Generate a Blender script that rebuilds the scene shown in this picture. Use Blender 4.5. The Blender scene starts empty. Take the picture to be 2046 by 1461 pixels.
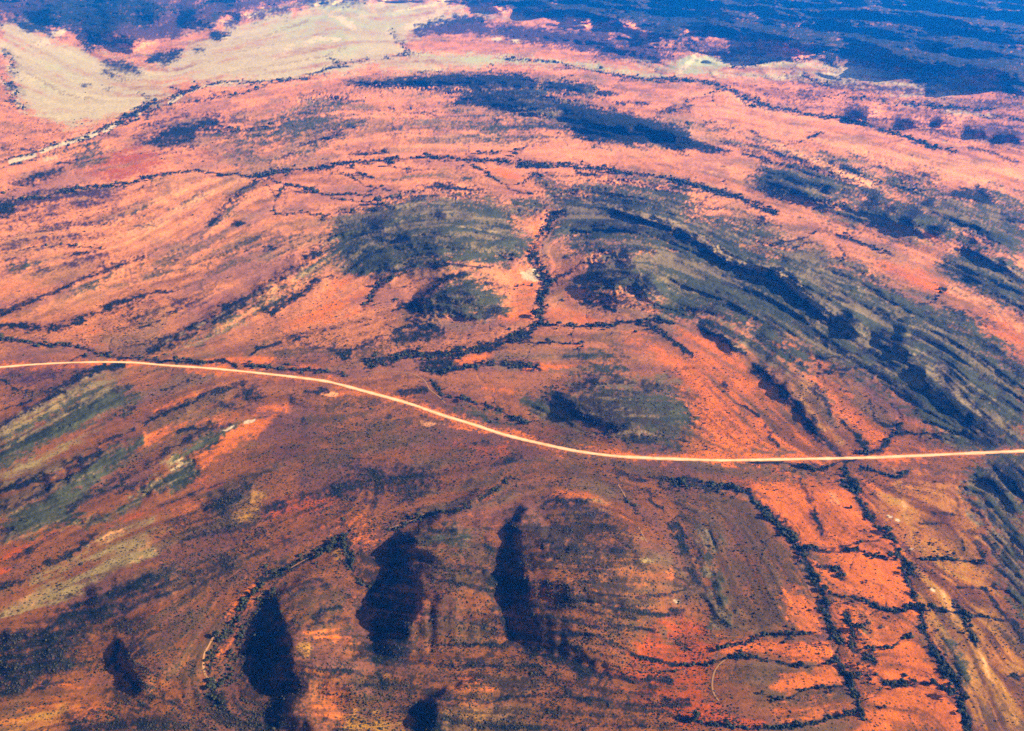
import bpy, math, time
import numpy as np
T0 = time.time()
rng = np.random.default_rng(7)
scene = bpy.context.scene

# ------------------------------------------------------------------ camera
PW, PH = 2046.0, 1461.0            # size of the survey photograph the site was mapped from
CAM_H = 1300.0                     # flying height (m)
DEP = math.radians(25.0)           # how far the camera looks down
FPX = 2000.0                       # focal length in photograph pixels
cam_d = bpy.data.cameras.new('camera')
cam = bpy.data.objects.new('camera', cam_d)
scene.collection.objects.link(cam)
cam.location = (0, 0, CAM_H)
cam.rotation_euler = (math.pi / 2 - DEP, 0, 0)
cam_d.sensor_fit = 'HORIZONTAL'
cam_d.sensor_width = 36.0
cam_d.lens = 36.0 * FPX / PW
cam_d.clip_start = 1.0
cam_d.clip_end = 200000.0
scene.camera = cam

# ------------------------------------------------------------------ sky, sun, exposure
SUN_EL, SUN_AZ = math.radians(24.0), math.radians(92.0)    # azimuth from +Y towards +X: sun from the right
world = bpy.data.worlds.new('World')
scene.world = world
world.use_nodes = True
wn = world.node_tree.nodes
wl = world.node_tree.links
sky = wn.new('ShaderNodeTexSky')
sky.sky_type = 'NISHITA'
sky.sun_disc = False
sky.sun_elevation = SUN_EL
sky.sun_rotation = SUN_AZ
bg = wn['Background']
bg.inputs['Strength'].default_value = 0.05
wl.new(sky.outputs['Color'], bg.inputs['Color'])
sun_d = bpy.data.lights.new('sun', 'SUN')
sun_d.energy = 5.0
sun_d.angle = math.radians(0.5)
sun_d.color = (1.0, 0.92, 0.82)
sun = bpy.data.objects.new('sun', sun_d)
scene.collection.objects.link(sun)
sun.rotation_euler = (math.pi / 2 - SUN_EL, 0, math.pi - SUN_AZ)
sun.location = (0, 0, 3000)
scene.view_settings.view_transform = 'Standard'
scene.view_settings.look = 'None'
scene.view_settings.gamma = 1.0
scene.view_settings.exposure = 1.0
scene.cycles.use_denoising = False
scene.cycles.max_bounces = 5
scene.cycles.volume_bounces = 1
HAZE_DENSITY = 0.54e-4
HAZE_COLOR = (0.004, 0.20, 1.0)

# ------------------------------------------------------------------ survey grid (photograph pixels <-> ground)
SD, CD = math.sin(DEP), math.cos(DEP)
def ray(u, v):
    a = (np.asarray(u, float) - PW / 2) / FPX
    b = (np.asarray(v, float) - PH / 2) / FPX
    return a, CD - b * SD, -SD - b * CD
def ground_point(u, v, h=0.0):
    dx, dy, dz = ray(u, v)
    t = (CAM_H - h) / -dz
    return dx * t, dy * t
STEP = 2.0
U0, U1, V0, V1 = -300.0, 2346.0, -100.0, 1621.0
us = np.arange(U0, U1 + 1, STEP)
vs = np.arange(V0, V1 + 1, STEP)
NU, NV = len(us), len(vs)
UU, VV = np.meshgrid(us, vs)
X0, Y0 = ground_point(UU, VV)
_, _, _dz = ray(us[:1] * 0 + PW / 2, vs[:, None])
MPP = np.broadcast_to(CAM_H / -_dz / FPX, UU.shape).astype(np.float32)   # metres per pixel across
GPP = np.abs(np.gradient(Y0, axis=0)).astype(np.float32) / STEP          # metres per pixel in depth

_tab = rng.random((256, 256)).astype(np.float32)
def vnoise(x, y):
    xi = np.floor(x).astype(np.int64); yi = np.floor(y).astype(np.int64)
    fx = (x - xi).astype(np.float32); fy = (y - yi).astype(np.float32)
    fx = fx * fx * (3 - 2 * fx); fy = fy * fy * (3 - 2 * fy)
    x0 = xi & 255; x1 = (xi + 1) & 255; y0 = yi & 255; y1 = (yi + 1) & 255
    a = _tab[y0, x0] * (1 - fx) + _tab[y0, x1] * fx
    b = _tab[y1, x0] * (1 - fx) + _tab[y1, x1] * fx
    return a * (1 - fy) + b * fy
def fbm(x, y, octv=4, off=0.0):
    s = 0.0; a = 0.5; t = 0.0
    for k in range(octv):
        s = s + a * vnoise(x * 2 ** k + off + 17.3 * k, y * 2 ** k + off * 1.7 + 9.1 * k)
        t += a; a *= 0.55
    return s / t
def sstep(a, b, x):
    t = np.clip((x - a) / (b - a), 0, 1)
    return t * t * (3 - 2 * t)

# ------------------------------------------------------------------ survey tracing helpers
TS = 700.0 / 2045.0
ORG = dict(A=(0, 0), B=(670, 0), C=(1346, 0), D=(0, 480), E=(670, 480), F=(1346, 480), G=(0, 961), H=(670, 961), I=(1346, 961))
def P(tile, s):
    out = []
    for w in s.split():
        x, y = w.split(',')[:2]
        if tile == 'Z':
            out.append((float(x), float(y)))
        else:
            out.append((ORG[tile][0] + float(x) * TS, ORG[tile][1] + float(y) * TS))
    return np.array(out)
# uneven outlines: every traced line and patch is read through this warp
_wn1 = fbm(X0 / 60, Y0 / 60, 3, 3.0) - 0.5
_wn2 = fbm(X0 / 60, Y0 / 60, 3, 40.0) - 0.5
_wn3 = fbm(X0 / 13, Y0 / 20, 2, 80.0) - 0.5
WU = (UU + 16 * _wn1 + 7 * _wn3).astype(np.float32)
WV = (VV + 11 * _wn2 + 5 * np.roll(_wn3, 37, 0)).astype(np.float32)

WID = np.roll(_wn3, 91, 0) + 0.6 * np.roll(_wn1, 67, 1)
LAY = {}
def layer(n):
    if n not in LAY:
        LAY[n] = np.zeros((NV, NU), np.float32)
    return LAY[n]
def window(pts, m):
    u0 = int(max(0, (pts[:, 0].min() - m - U0) / STEP)); u1 = int(min(NU, (pts[:, 0].max() + m - U0) / STEP + 2))
    v0 = int(max(0, (pts[:, 1].min() - m - V0) / STEP)); v1 = int(min(NV, (pts[:, 1].max() + m - V0) / STEP + 2))
    return slice(v0, max(v1, v0 + 1)), slice(u0, max(u1, u0 + 1))
def line_dist(pts, px, py):
    """distance to a polyline, position along it (0..n-1) and side (+ = left of travel as seen)"""
    best = np.full(px.shape, 1e9, np.float32); par = np.zeros(px.shape, np.float32); side = np.zeros(px.shape, np.float32)
    for k in range(len(pts) - 1):
        ax, ay = pts[k]; bx, by = pts[k + 1]
        dx, dy = bx - ax, by - ay
        L = dx * dx + dy * dy + 1e-9
        t = np.clip(((px - ax) * dx + (py - ay) * dy) / L, 0, 1)
        ex = px - ax - t * dx; ey = py - ay - t * dy
        d = ex * ex + ey * ey
        m = d < best
        best = np.where(m, d, best); par = np.where(m, k + t, par); side = np.where(m, dx * ey - dy * ex, side)
    return np.sqrt(best), par, side
def put(n, sl, w):
    a = layer(n)
    a[sl] = 1 - (1 - a[sl]) * (1 - np.clip(w, 0, 1))
STROKES = []
def stroke(n, tile, s, w, st=1.0, soft=0.6, warp=True, strike=True):
    """a traced band: centre line, half width in pixels, strength"""
    pts = P(tile, s)
    if strike: STROKES.append(pts)
    sl = window(pts, w * 2.2 + 25)
    px, py = (WU[sl], WV[sl]) if warp else (UU[sl], VV[sl])
    d, par, side = line_dist(pts, px, py)
    wv = w * (np.clip(0.95 + 2.6 * WID[sl], 0.25, 1.8) if warp else 1.0)
    q = 1 - sstep(1 - soft, 1 + soft, d / wv)
    for m in n.split('+'):
        put(m, sl, q * st)
SOFT = dict(green=2.8, beige=1.8, lime=1.8, brown=1.5, khaki=2.6, purple=1.5, orange=2.1, red=1.7, pale=1.5, ochre=1.7, dark=1.3)
def patch(n, tile, s, soft=10.0, st=1.0):
    """a traced area"""
    pts = P(tile, s)
    sl = window(pts, soft * 4 + 40)
    px, py = WU[sl], WV[sl]
    ring = np.vstack([pts, pts[:1]])
    d, _, _ = line_dist(ring, px, py)
    ins = np.zeros(px.shape, bool)
    for k in range(len(pts)):
        ax, ay = ring[k]; bx, by = ring[k + 1]
        c = (ay > py) != (by > py)
        ins ^= c & (px < (bx - ax) * (py - ay) / (by - ay + 1e-9) + ax)
    sd = np.where(ins, d, -d)
    soft *= SOFT.get(n, 1.0)
    q = sstep(-soft, soft, sd + soft * 1.6 * WID[sl])
    for m in n.split('+'):
        put(m, sl, q * st)
def spot(n, tile, s, rx, ry, st=1.0, rot=0.0):
    c, si = math.cos(math.radians(rot)), math.sin(math.radians(rot))
    for p in P(tile, s):
        m = max(rx, ry) * 1.6
        sl = window(np.array([p]), m + 20)
        dx, dy = WU[sl] - p[0], WV[sl] - p[1]
        a = (dx * c + dy * si) / rx; b = (-dx * si + dy * c) / ry
        q = 1 - sstep(0.4, 1.4, np.sqrt(a * a + b * b) + 1.1 * WID[sl])
        for k in n.split('+'):
            put(k, sl, q * st)
HGT = np.zeros((NV, NU), np.float32)
def ridge(tile, s, dip, k=0.85, scarp='L', taper=0.26, vary=0.76):
    """an escarpment: crest points x,y,w (w = width of its steep face in pixels), dip = width of the gentle slope"""
    pts = P(tile, s)
    ws = np.array([float(q.split(',')[2]) for q in s.split()])
    if tile not in 'GH': STROKES.append(pts)
    m = max(dip, ws.max()) + 20
    sl = window(pts, m)
    px, py = UU[sl] + 18 * _wn1[sl] + 24 * _wn3[sl], VV[sl] + 12 * _wn2[sl] + 12 * np.roll(_wn3, 29, 1)[sl]
    d, par, side = line_dist(pts, px, py)
    if tile in 'GH': vary = 0.4
    w = np.interp(par, np.arange(len(ws)), ws) * (1 - vary / 2 + vary * vnoise(par * 4.3 + pts[0, 0], par * 0 + pts[0, 1]))
    e = sstep(0, 1, np.minimum(par, len(ws) - 1 - par) / ((0.13 if tile in 'GH' else taper) * (len(ws) - 1)))
    hc = 0.64 * k * w * MPP[sl] * e
    # the steep face looks away from the sun, that is to the left in the survey
    left = (side > 0) if pts[-1, 1] > pts[0, 1] else (side < 0)
    if scarp == 'R': left = ~left
    prof = np.where(left, np.clip(1 - d / np.maximum(w, 1), 0, 1) ** 1.5, 1 - sstep(0, 1, d / dip))
    rib = np.where(left, 1 + 0.35 * (vnoise(par * 19 + 3.1 * pts[0, 0], d / 60) - 0.5), 1 + 0.25 * (vnoise(par * 9 + 1.7 * pts[0, 0], d / 90) - 0.5))
    HGT[sl] = np.maximum(HGT[sl], hc * prof * rib)
def dome(tile, s, rx, ry, h, rot=0.0):
    c, si = math.cos(math.radians(rot)), math.sin(math.radians(rot))
    for p in P(tile, s):
        sl = window(np.array([p]), max(rx, ry) * 1.1)
        dx, dy = UU[sl] + 30 * _wn1[sl] - p[0], VV[sl] + 20 * _wn2[sl] - p[1]
        a = (dx * c + dy * si) / rx; b = (-dx * si + dy * c) / ry
        r = np.clip(np.sqrt(a * a + b * b), 0, 1)
        HGT[sl] += 1.35 * h * (1 - sstep(0, 1, r)).astype(np.float32)
CREEKS = []
def creek(tile, s, w, st=0.9, trees=1.0, key=None):
    """a dry creek: dark line of trees, shallow channel, trees to be planted"""
    pts = P(tile, s)
    STROKES.append(pts)
    stroke('dark', tile, s, w * (1.0 if w >= 5 else 0.8), st * 1.15, 0.8, strike=False)
    sl = window(pts, w * 3 + 30)
    d, par, side = line_dist(pts, WU[sl], WV[sl])
    CH[sl] = np.maximum(CH[sl], (1 - sstep(0, w * 2.2, d)) * w * 0.16)
    q = 1 - sstep(w * 0.5, w * 1.5, d)
    put('trees', sl, q * trees)
    CREEKS.append((pts, key))
CH = np.zeros((NV, NU), np.float32)

# ================================================================== THE SITE, traced from the survey photograph
# the long ridge that curls round the middle hills
ridge('Z', '1190,408,5 1218,415,10 1269,431,20 1320,444,27 1370,461,30 1400,480,28 1432,503,27 1462,522,23 1490,534,22 1520,538,27 1550,548,32 1580,568,36 1612,594,38 1645,620,36 1680,645,24 1715,668,12 1760,700,6', 85, 0.85, 'L', 0.12, 0.35)
ridge('Z', '1715,655,8 1770,690,14 1830,730,18 1880,790,20 1940,850,16 2000,890,16 2070,940,14', 60, 0.75, 'L', 0.15, 0.5)
# ---- relief ---------------------------------------------------------------
ridge('H', '1180,140,18 1100,185,30 1066,260,44 1075,380,58 1110,520,78 1130,650,84 1120,740,60 1085,860,40 1050,950,16', 330, 0.95)
ridge('H', '410,260,40 450,330,62 470,400,56 440,470,44 476,560,72 492,660,84 480,740,92 440,860,80 440,960,86 460,1040,60', 260, 0.95)
ridge('G', '1560,640,14 1610,720,28 1660,840,56 1695,980,76 1710,1090,84 1700,1190,64 1690,1270,34', 200, 1.0)
ridge('G', '1820,1190,40 1720,1290,50 1690,1380,50 1650,1470,40', 120, 0.9)
ridge('G', '730,890,14 725,960,22 740,1040,28 780,1120,30 840,1200,30 900,1260,20', 140, 0.9)
ridge('H', '560,1250,30 600,1330,56 630,1400,66 660,1500,66', 150, 0.95)
ridge('F', '450,690,8 500,745,18 570,800,24 650,870,28 740,960,26 810,1060,20 885,1150,14 970,1250,5', 80, 0.85)
ridge('F', '165,490,8 260,555,16 345,615,18 425,660,10', 70, 0.9)
ridge('F', '560,165,6 640,175,12 730,235,8', 40, 0.9)
ridge('F', '960,425,20 1030,440,26 1090,470,12', 40, 0.9)
ridge('F', '1540,735,20 1600,800,26 1640,900,26 1760,1010,18 1830,1080,24 1920,1180,14', 90, 0.8)
ridge('F', '1690,40,10 1780,80,16 1880,140,18 2050,230,14', 80, 0.9)
ridge('F', '1850,1060,8 1950,1150,12 2060,1225,10', 50, 0.8)
ridge('C', '300,830,6 600,895,10 800,965,12 1000,1045,12 1200,1115,8', 30, 0.7)
ridge('B', '700,520,10 950,505,14 1180,500,12 1400,520,8', 20, 0.7)
ridge('B', '800,570,8 1100,600,16 1350,640,18 1700,710,18 2045,790,16 2300,850,8', 20, 0.8)
ridge('B', '100,475,8 400,470,10 640,450,8', 20, 0.7)
ridge('D', '-150,1150,16 0,1080,20 200,975,22 300,900,22 450,812,20 600,742,14 720,722,6', 100, 0.8)
ridge('D', '-150,1500,14 60,1450,18 240,1395,24 360,1350,24 500,1290,20 570,1240,8', 90, 0.75)
ridge('D', '850,1070,6 950,1010,12 1080,960,14 1210,895,14 1430,822,6', 50, 0.7)
ridge('D', '870,650,6 1000,580,12 1200,470,16 1400,360,18 1600,240,20 1800,110,20 1900,30,8', 70, 0.75)
ridge('D', '1640,400,5 1800,290,12 1870,240,14 1940,200,6', 40, 0.7)
ridge('D', '0,430,8 150,370,12 400,265,14 620,165,12 830,100,5', 50, 0.7)
ridge('D', '700,1400,8 900,1280,12 1080,1180,14 1250,1095,10 1430,1040,4', 60, 0.7)
ridge('D', '800,1480,8 880,1400,14 980,1310,14 1100,1280,6', 60, 0.7)
ridge('G', '440,750,12 600,640,36 800,575,50 950,545,40 1050,550,10', 80, 0.5)
ridge('G', '1180,190,10 1280,90,18 1400,20,16 1470,0,6', 50, 0.6)
ridge('G', '0,900,20 180,880,24 420,850,20', 40, 0.5)
ridge('G', '0,1120,30 200,1070,34 420,1020,20', 50, 0.5)
ridge('A', '1030,1400,4 1220,1290,8 1340,1160,9 1440,1100,7 1520,1050,4', 30, 0.7)
ridge('E', '1290,890,8 1340,960,16 1420,1025,16 1500,1060,6', 60, 0.8)
ridge('E', '560,150,5 660,138,9 780,143,9 910,165,5', 30, 0.6, 'R')
ridge('E', '350,395,6 470,370,12 560,300,14 640,225,10 740,195,5', 70, 0.7)
ridge('E', '1760,190,8 1790,260,16 1830,340,14 1880,390,5', 60, 0.8)
ridge('E', '1640,110,12 1700,150,18 1740,190,8', 50, 0.8)
ridge('A', '470,130,20 500,190,26 560,240,12', 40, 0.6)
ridge('A', '1040,110,12 1090,80,16 1230,0,10', 40, 0.6)
ridge('C', '830,190,14 880,260,22 910,330,10', 40, 0.6)
ridge('C', '900,220,10 1150,230,18 1500,270,20 1750,290,10', 40, 0.6)
ridge('C', '1320,330,10 1500,330,16 1680,350,10', 40, 0.6)
ridge('C', '1050,630,8 1090,620,12 1150,670,6', 40, 0.6)
dome('H', '1500,520', 300, 190, 34)
dome('H', '760,640', 150, 150, 22)
dome('G', '1000,980', 150, 130, 14)
dome('E', '600,20', 230, 130, 55)
dome('E', '1700,190', 170, 110, 45)
dome('E', '760,330', 110, 60, 26)
dome('E', '1650,990', 170, 90, 28)
dome('C', '850,1080', 170, 60, 30)
dome('C', '1500,1250', 240, 75, 34)
dome('C', '1720,1140', 50, 18, 10)
dome('C', '1500,1180 1410,1250 1380,1300 1270,1230 1560,1340', 24, 16, 11)
dome('B', '610,1250', 26, 16, 12)
dome('A', '1275,205', 24, 12, 22)
dome('F', '1470,760 1350,655 1060,515 1350,530', 26, 20, 20)
dome('F', '1760,1030', 20, 16, 10)
dome('A', '300,60 700,70 640,180 900,60 1200,90 1400,40 780,230', 60, 34, 70)
dome('B', '1450,90 1700,90 1900,180 1200,40 950,10', 60, 26, 80)
dome('C', '300,110 600,200 750,240 1100,80 1400,140 1700,120 1250,300 1600,240 1900,300 1950,420 1450,350 1750,380', 95, 32, 95)
dome('C', '1100,660 1400,710 1580,700 1800,770 1980,790', 45, 16, 50)
dome('B', '850,490 1050,560 1600,730', 120, 20, 22)

# ---- soils ----------------------------------------------------------------
patch('beige', 'A', '100,300 480,290 620,380 900,420 1010,520 900,590 740,650 600,680 420,730 220,650 130,560 90,400', 14, .95)
patch('beige', 'A', '0,140 160,110 330,180 300,260 100,300 0,300', 12, .8)
patch('beige', 'A', '1080,300 1250,220 1500,130 1900,50 2045,20 2045,370 1880,400 1750,440 1400,465 1100,470 950,420 900,350', 12, .95)
patch('beige', 'B', '-80,30 400,35 620,50 560,110 440,170 360,240 380,330 200,370 -80,380', 12, .95)
patch('beige', 'B', '200,335 860,335 880,380 300,395', 8, .75)
patch('lime', 'A', '1500,130 1900,50 2045,20 2045,300 1700,260', 22, .6)
patch('lime', 'B', '-80,30 500,40 440,170 100,230 -80,300', 18, .6)
patch('lime', 'B', '1380,365 1600,345 1850,365 2000,375 1980,450 1850,465 1700,450 1500,410', 6, .85)
patch('lime+beige', 'C', '-40,440 60,330 200,330 300,370 260,430 100,440', 8, .7)
patch('lime', 'A', '200,330 480,330 560,480 250,560', 20, .35)
patch('beige', 'B', '560,30 1000,80 900,120 700,110 500,180', 10, .6)
patch('beige', 'C', '820,340 1000,350 1300,420 1700,430 1600,520 1200,500 900,480', 20, .45)
spot('sand', 'A', '240,255 330,200', 18, 6, .9, -25)
stroke('sand', 'A', '1780,255 1860,222 1980,235', 3, .9)
stroke('sand', 'A', '1600,345 1660,310 1700,270', 4, .6)
stroke('sand', 'A', '1930,95 2000,110 2060,150', 4, .8)
stroke('sand', 'B', '40,115 120,165', 4, .8)
stroke('sand', 'B', '420,165 480,130 540,95 640,60 760,40', 5, .75)
stroke('sand', 'B', '150,372 220,355', 3, .8)
spot('sand', 'B', '420,320 940,230 1050,240', 8, 3, .9)
spot('orange+pale', 'B', '680,305', 30, 6, .7)
stroke('sand', 'C', '20,440 60,400 100,370 130,325', 4, .9, strike=False)
stroke('sand', 'A', '0,470 60,510 115,543', 4.5, .8, strike=False)
stroke('sand', 'A', '100,590 145,638', 4, .8, strike=False)
stroke('sand', 'A', '20,340 90,385', 5, .5, strike=False)
spot('pale', 'A', '880,430 1660,470', 30, 8, .6)
# reds and oranges
patch('red', 'A', '480,1010 700,870 900,860 1000,960 860,1030 640,1060', 14, .7)
patch('red', 'A', '1040,900 1230,860 1320,880 1200,920 1060,930', 10, .5)
patch('pale', 'A', '800,1240 1000,1080 1250,1030 1500,1040 1300,1150 1100,1300 800,1420 560,1430', 25, .6)
patch('pale', 'B', '0,700 300,640 250,800 800,780 1300,800 1900,880 1800,960 1000,900 300,880 0,900', 22, .5)
patch('pale', 'C', '0,490 300,520 800,680 1300,830 2045,960 2045,1090 1500,1080 1000,900 500,740 0,610', 16, .7)
patch('pale', 'C', '0,900 300,920 450,980 430,1080 500,1150 900,1180 600,1190 0,1030', 16, .35)
stroke('pale', 'C', '420,790 620,848 800,930 950,998 1200,1090', 10, .9)
patch('orange', 'F', '1150,170 1250,140 1500,180 1600,260 1750,310 1850,370 2045,470 2045,700 1980,650 1850,560 1700,440 1560,380 1530,330 1380,300 1250,230', 14, .75)
stroke('pale', 'F', '1640,290 1850,400 2045,500', 14, .7)
patch('orange', 'E', '1230,420 1400,415 1560,440 1690,470 1500,492 1250,472', 6, .9)
patch('orange', 'E', '1540,570 1780,508 1900,550 1990,640 2080,720 2045,740 1880,735 1820,640 1650,600', 10, .7)
patch('orange', 'E', '680,700 780,660 890,630 915,660 830,720 720,730', 5, .85)
stroke('orange', 'E', '1100,752 1250,740 1390,730', 6, .7)
patch('orange', 'E', '840,830 1050,840 1090,900 900,900', 14, .6)
patch('orange', 'E', '980,460 1060,360 1180,250 1200,400 1120,490', 12, .6)
patch('orange', 'E', '1040,130 1160,120 1180,240 1190,420 1080,470 960,440', 14, .5)
patch('orange', 'E', '1240,120 1500,60 1360,180 1260,220', 10, .5)
patch('orange', 'E', '1340,280 1470,280 1450,320 1350,320', 8, .6)
patch('orange', 'E', '60,210 260,200 200,380 60,420 -60,440', 16, .55)
patch('orange', 'E', '1220,590 1450,570 1440,640 1250,640', 12, .4)
patch('orange', 'F', '0,500 200,600 430,690 470,800 600,960 800,1120 880,1240 600,1262 300,1250 100,1000', 16, .6)
patch('orange', 'F', '0,790 120,820 250,890 340,1010 440,1160 480,1240 380,1200 260,1020 120,900 0,850', 9, .75)
stroke('orange', 'F', '860,810 960,900 1040,1030 1180,1160', 20, .75)
stroke('orange', 'F', '620,600 700,640 780,690 900,740', 14, .5)
stroke('ochre', 'F', '740,850 800,960 920,1100 960,1160', 14, .55)
spot('ochre', 'F', '1470,765', 22, 20, .8)
spot('ochre', 'F', '1350,650 1060,515 1350,530 1760,1030', 16, 11, .6)
patch('orange', 'F', '1330,1080 1700,1120 1600,1180 1200,1240 1150,1150', 14, .4)
patch('orange', 'B', '850,950 1000,990 1110,1035 1085,1065 1150,1130 1000,1060', 8, .6)
patch('orange', 'B', '1190,1200 1290,1215 1420,1225 1300,1260 1240,1250 1210,1330 1180,1461 1100,1461 1160,1330 1060,1310', 7, .75)
patch('orange', 'D', '880,680 1100,675 1400,660 1640,700 1900,735 1700,745 1380,720 1100,690', 6, .8)
patch('orange', 'D', '0,450 220,470 500,400 460,480 220,510 0,490', 8, .6)
patch('orange', 'D', '0,240 300,210 600,100 900,60 1000,120 600,190 400,250 0,400', 14, .45)
patch('orange', 'D', '640,380 900,330 1000,400 700,520 480,600 300,580', 20, .5)
patch('orange', 'D', '1180,1200 1350,1090 1480,1035 1600,1040 1560,1110 1400,1180 1280,1270 1150,1420 1060,1480 1100,1300', 6, .95)
patch('red', 'D', '1280,1240 1400,1180 1300,1300 1150,1461 1050,1461', 12, .4)
spot('sand', 'D', '1340,1098 1450,1058', 14, 4, .7, -20)
patch('orange', 'D', '860,1140 1100,1060 1400,1010 1690,930 1680,980 1500,1010 1200,1080 900,1180 720,1240', 8, .7)
patch('orange', 'D', '900,1000 1000,925 1200,850 1380,780 1420,800 1200,880 1050,950', 5, .8)
patch('ochre+pale', 'D', '1060,890 1260,820 1420,775 1330,830 1150,890', 5, .6)
spot('orange+pale', 'D', '1950,902', 22, 4, .9)
patch('orange', 'D', '1100,420 1500,300 1500,400 1200,520', 18, .3)
patch('orange', 'D', '1500,460 1700,350 1990,200 1990,500 1700,600', 18, .45)
spot('pale', 'E', '545,1076', 28, 5, .8)
spot('orange', 'E', '20,905', 18, 5, .8)
spot('beige', 'E', '1140,205', 16, 11, .7)
patch('red', 'E', '700,1170 1060,1190 1000,1270 860,1300 720,1230', 14, .5)
patch('red', 'E', '560,1330 700,1400 640,1461 560,1461', 12, .4)
patch('red', 'F', '300,1310 700,1350 740,1420 560,1461 300,1430', 16, .4)
# lower left
patch('khaki', 'G', '0,800 160,620 280,500 430,430 560,330 700,280 900,230 985,240 910,330 890,430 700,490 600,530 500,600 300,720 100,800', 9, .72)
patch('pale', 'G', '0,790 150,690 300,590 400,600 250,720 60,800', 9, .5)
spot('pale+ochre', 'G', '820,420 520,480 200,690 640,330', 30, 12, .5, -25)
patch('ochre', 'G', '1350,200 1420,100 1480,30 1545,60 1540,150 1480,230 1400,240', 6, .85)
patch('red', 'G', '-20,560 0,390 200,330 330,265 330,300 180,400 60,470 0,560', 6, .7)
patch('red', 'G', '450,340 520,285 620,235 720,205 850,175 1080,85 1300,0 1330,20 1120,120 860,200 640,270 480,350', 5, .8)
patch('orange', 'G', '990,170 1180,90 1140,200 1040,260', 8, .6)
patch('red', 'G', '60,840 200,760 440,710 460,740 260,800 120,860', 8, .5)
patch('orange', 'G', '1320,700 1450,590 1560,550 1500,680 1400,800 1330,980 1220,1100 1180,1210 1230,1000 1340,860', 6, .85)
patch('orange', 'G', '0,1380 120,1300 300,1230 450,1220 600,1280 700,1330 400,1400 300,1461 0,1461', 14, .6)
patch('ochre', 'G', '0,1440 150,1360 350,1280 480,1300 350,1400 100,1480', 16, .6)
patch('orange', 'G', '1760,1340 1950,1190 2045,1200 2045,1461 1800,1461', 20, .45)
spot('ochre', 'G', '1960,440', 14, 14, .9)
patch('orange', 'G', '1780,880 1960,880 2045,940 1960,960 1800,920', 8, .5)
spot('ochre', 'G', '1780,980', 16, 14, .8)
patch('red', 'G', '1560,130 2045,0 2045,240 1850,300 1600,420 1540,300', 20, .5)
patch('red', 'G', '1050,1080 1200,1000 1240,1200 1000,1260 920,1180', 14, .3)
patch('red', 'G', '780,820 950,740 960,760 800,850', 5, .7)
patch('orange', 'H', '0,180 180,180 260,330 150,420 60,500 130,640 80,680 0,560', 12, .5)
patch('orange', 'H', '1250,65 1400,55 1550,95 1680,165 1775,250 1730,270 1600,170 1420,110 1250,100', 5, .85)
patch('khaki', 'H', '1440,110 1560,110 1700,200 1780,290 1700,260 1560,190', 7, .6)
patch('red', 'H', '600,0 960,0 940,120 780,180 660,120', 16, .4)
patch('orange', 'H', '780,200 960,210 960,260 840,270', 8, .5)
patch('ochre', 'H', '60,1380 250,1340 400,1400 440,1480 40,1480', 14, .7)
patch('ochre', 'H', '680,1380 800,1330 900,1370 850,1440 740,1420', 9, .7)
patch('orange', 'H', '720,1130 860,1130 960,1200 820,1250 700,1220', 14, .5)
patch('ochre', 'H', '290,1130 380,1140 360,1240 320,1230', 6, .7)
patch('orange', 'H', '500,660 650,620 640,720 520,740 450,900 440,840', 8, .4)
spot('orange', 'H', '1960,545 1230,660 1200,800', 16, 16, .6)
patch('red', 'H', '1820,860 2045,860 2045,1400 1900,1380 1780,1240 1700,1150 1750,960', 22, .75)
patch('red', 'H', '1500,1000 1900,1000 1800,1200 1500,1150', 30, .4)
spot('sand', 'H', '1985,700', 11, 6, .45)
spot('khaki', 'H', '1815,478', 20, 6, .8)
# lower right
patch('orange', 'I', '520,20 900,-10 1000,60 1100,300 1180,350 1000,385 760,380 700,260 600,170', 8, .95)
patch('pale', 'I', '880,20 960,60 980,280 920,300 900,150', 10, .5)
patch('orange', 'I', '880,430 1250,365 1330,480 1350,560 1100,570 960,490', 6, .95)
patch('orange', 'I', '1090,600 1350,565 1400,700 1280,740 1120,680', 6, .9)
patch('orange', 'I', '620,660 850,640 870,820 800,880 700,850', 12, .6)
patch('orange', 'I', '1290,960 1380,905 1470,1040 1620,1210 1250,1160 1310,1060', 8, .9)
patch('orange', 'I', '1230,1200 1530,1200 1660,1260 1640,1420 1250,1420', 10, .7)
patch('orange', 'I', '560,1200 700,1100 930,1085 985,1180 860,1220 650,1260', 8, 1)
patch('orange', 'I', '600,1280 980,1200 1020,1330 900,1400 700,1420 560,1350', 10, .7)
patch('red+orange', 'I', '250,900 520,900 700,960 900,930 920,1020 700,1050 480,1010 280,1020', 10, .7)
patch('red', 'I', '0,780 200,880 250,1000 210,1250 290,1340 500,1400 480,1461 0,1461', 16, .85)
patch('orange', 'I', '1060,740 1280,770 1400,760 1420,880 1300,940 1120,960 1060,880', 16, .45)
patch('red+orange', 'I', '1060,1400 1250,1380 1300,1461 1050,1461', 12, .6)
patch('ochre', 'I', '1290,-10 1700,0 1800,250 1840,450 1900,640 1990,860 2060,960 2060,1470 1740,1470 1690,1250 1560,1040 1460,820 1400,640 1340,420 1230,280 1120,100', 14, .55)
patch('orange', 'I', '1300,0 1700,0 1780,250 1820,440 1450,440 1300,300', 18, .5)
patch('orange', 'I', '1480,480 1820,470 1860,640 1700,740 1500,700', 16, .6)
patch('orange', 'I', '1820,940 1960,930 2000,1050 1850,1120 1800,1010', 14, .7)
patch('pale', 'I', '1840,1000 1900,980 1930,1060 1850,1090', 12, .5)
stroke('pale+ochre', 'I', '1280,-60 1340,100 1370,210 1400,350', 6, .4, .6, True, False)
stroke('pale+ochre', 'I', '1560,640 1640,840 1700,960 1800,1020 1830,1130 1830,1230 1950,1370 2045,1450', 5, .4, .6, True, False)
spot('sand', 'I', '1310,240 1510,640 1265,210', 7, 4, .6, 40)
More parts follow.
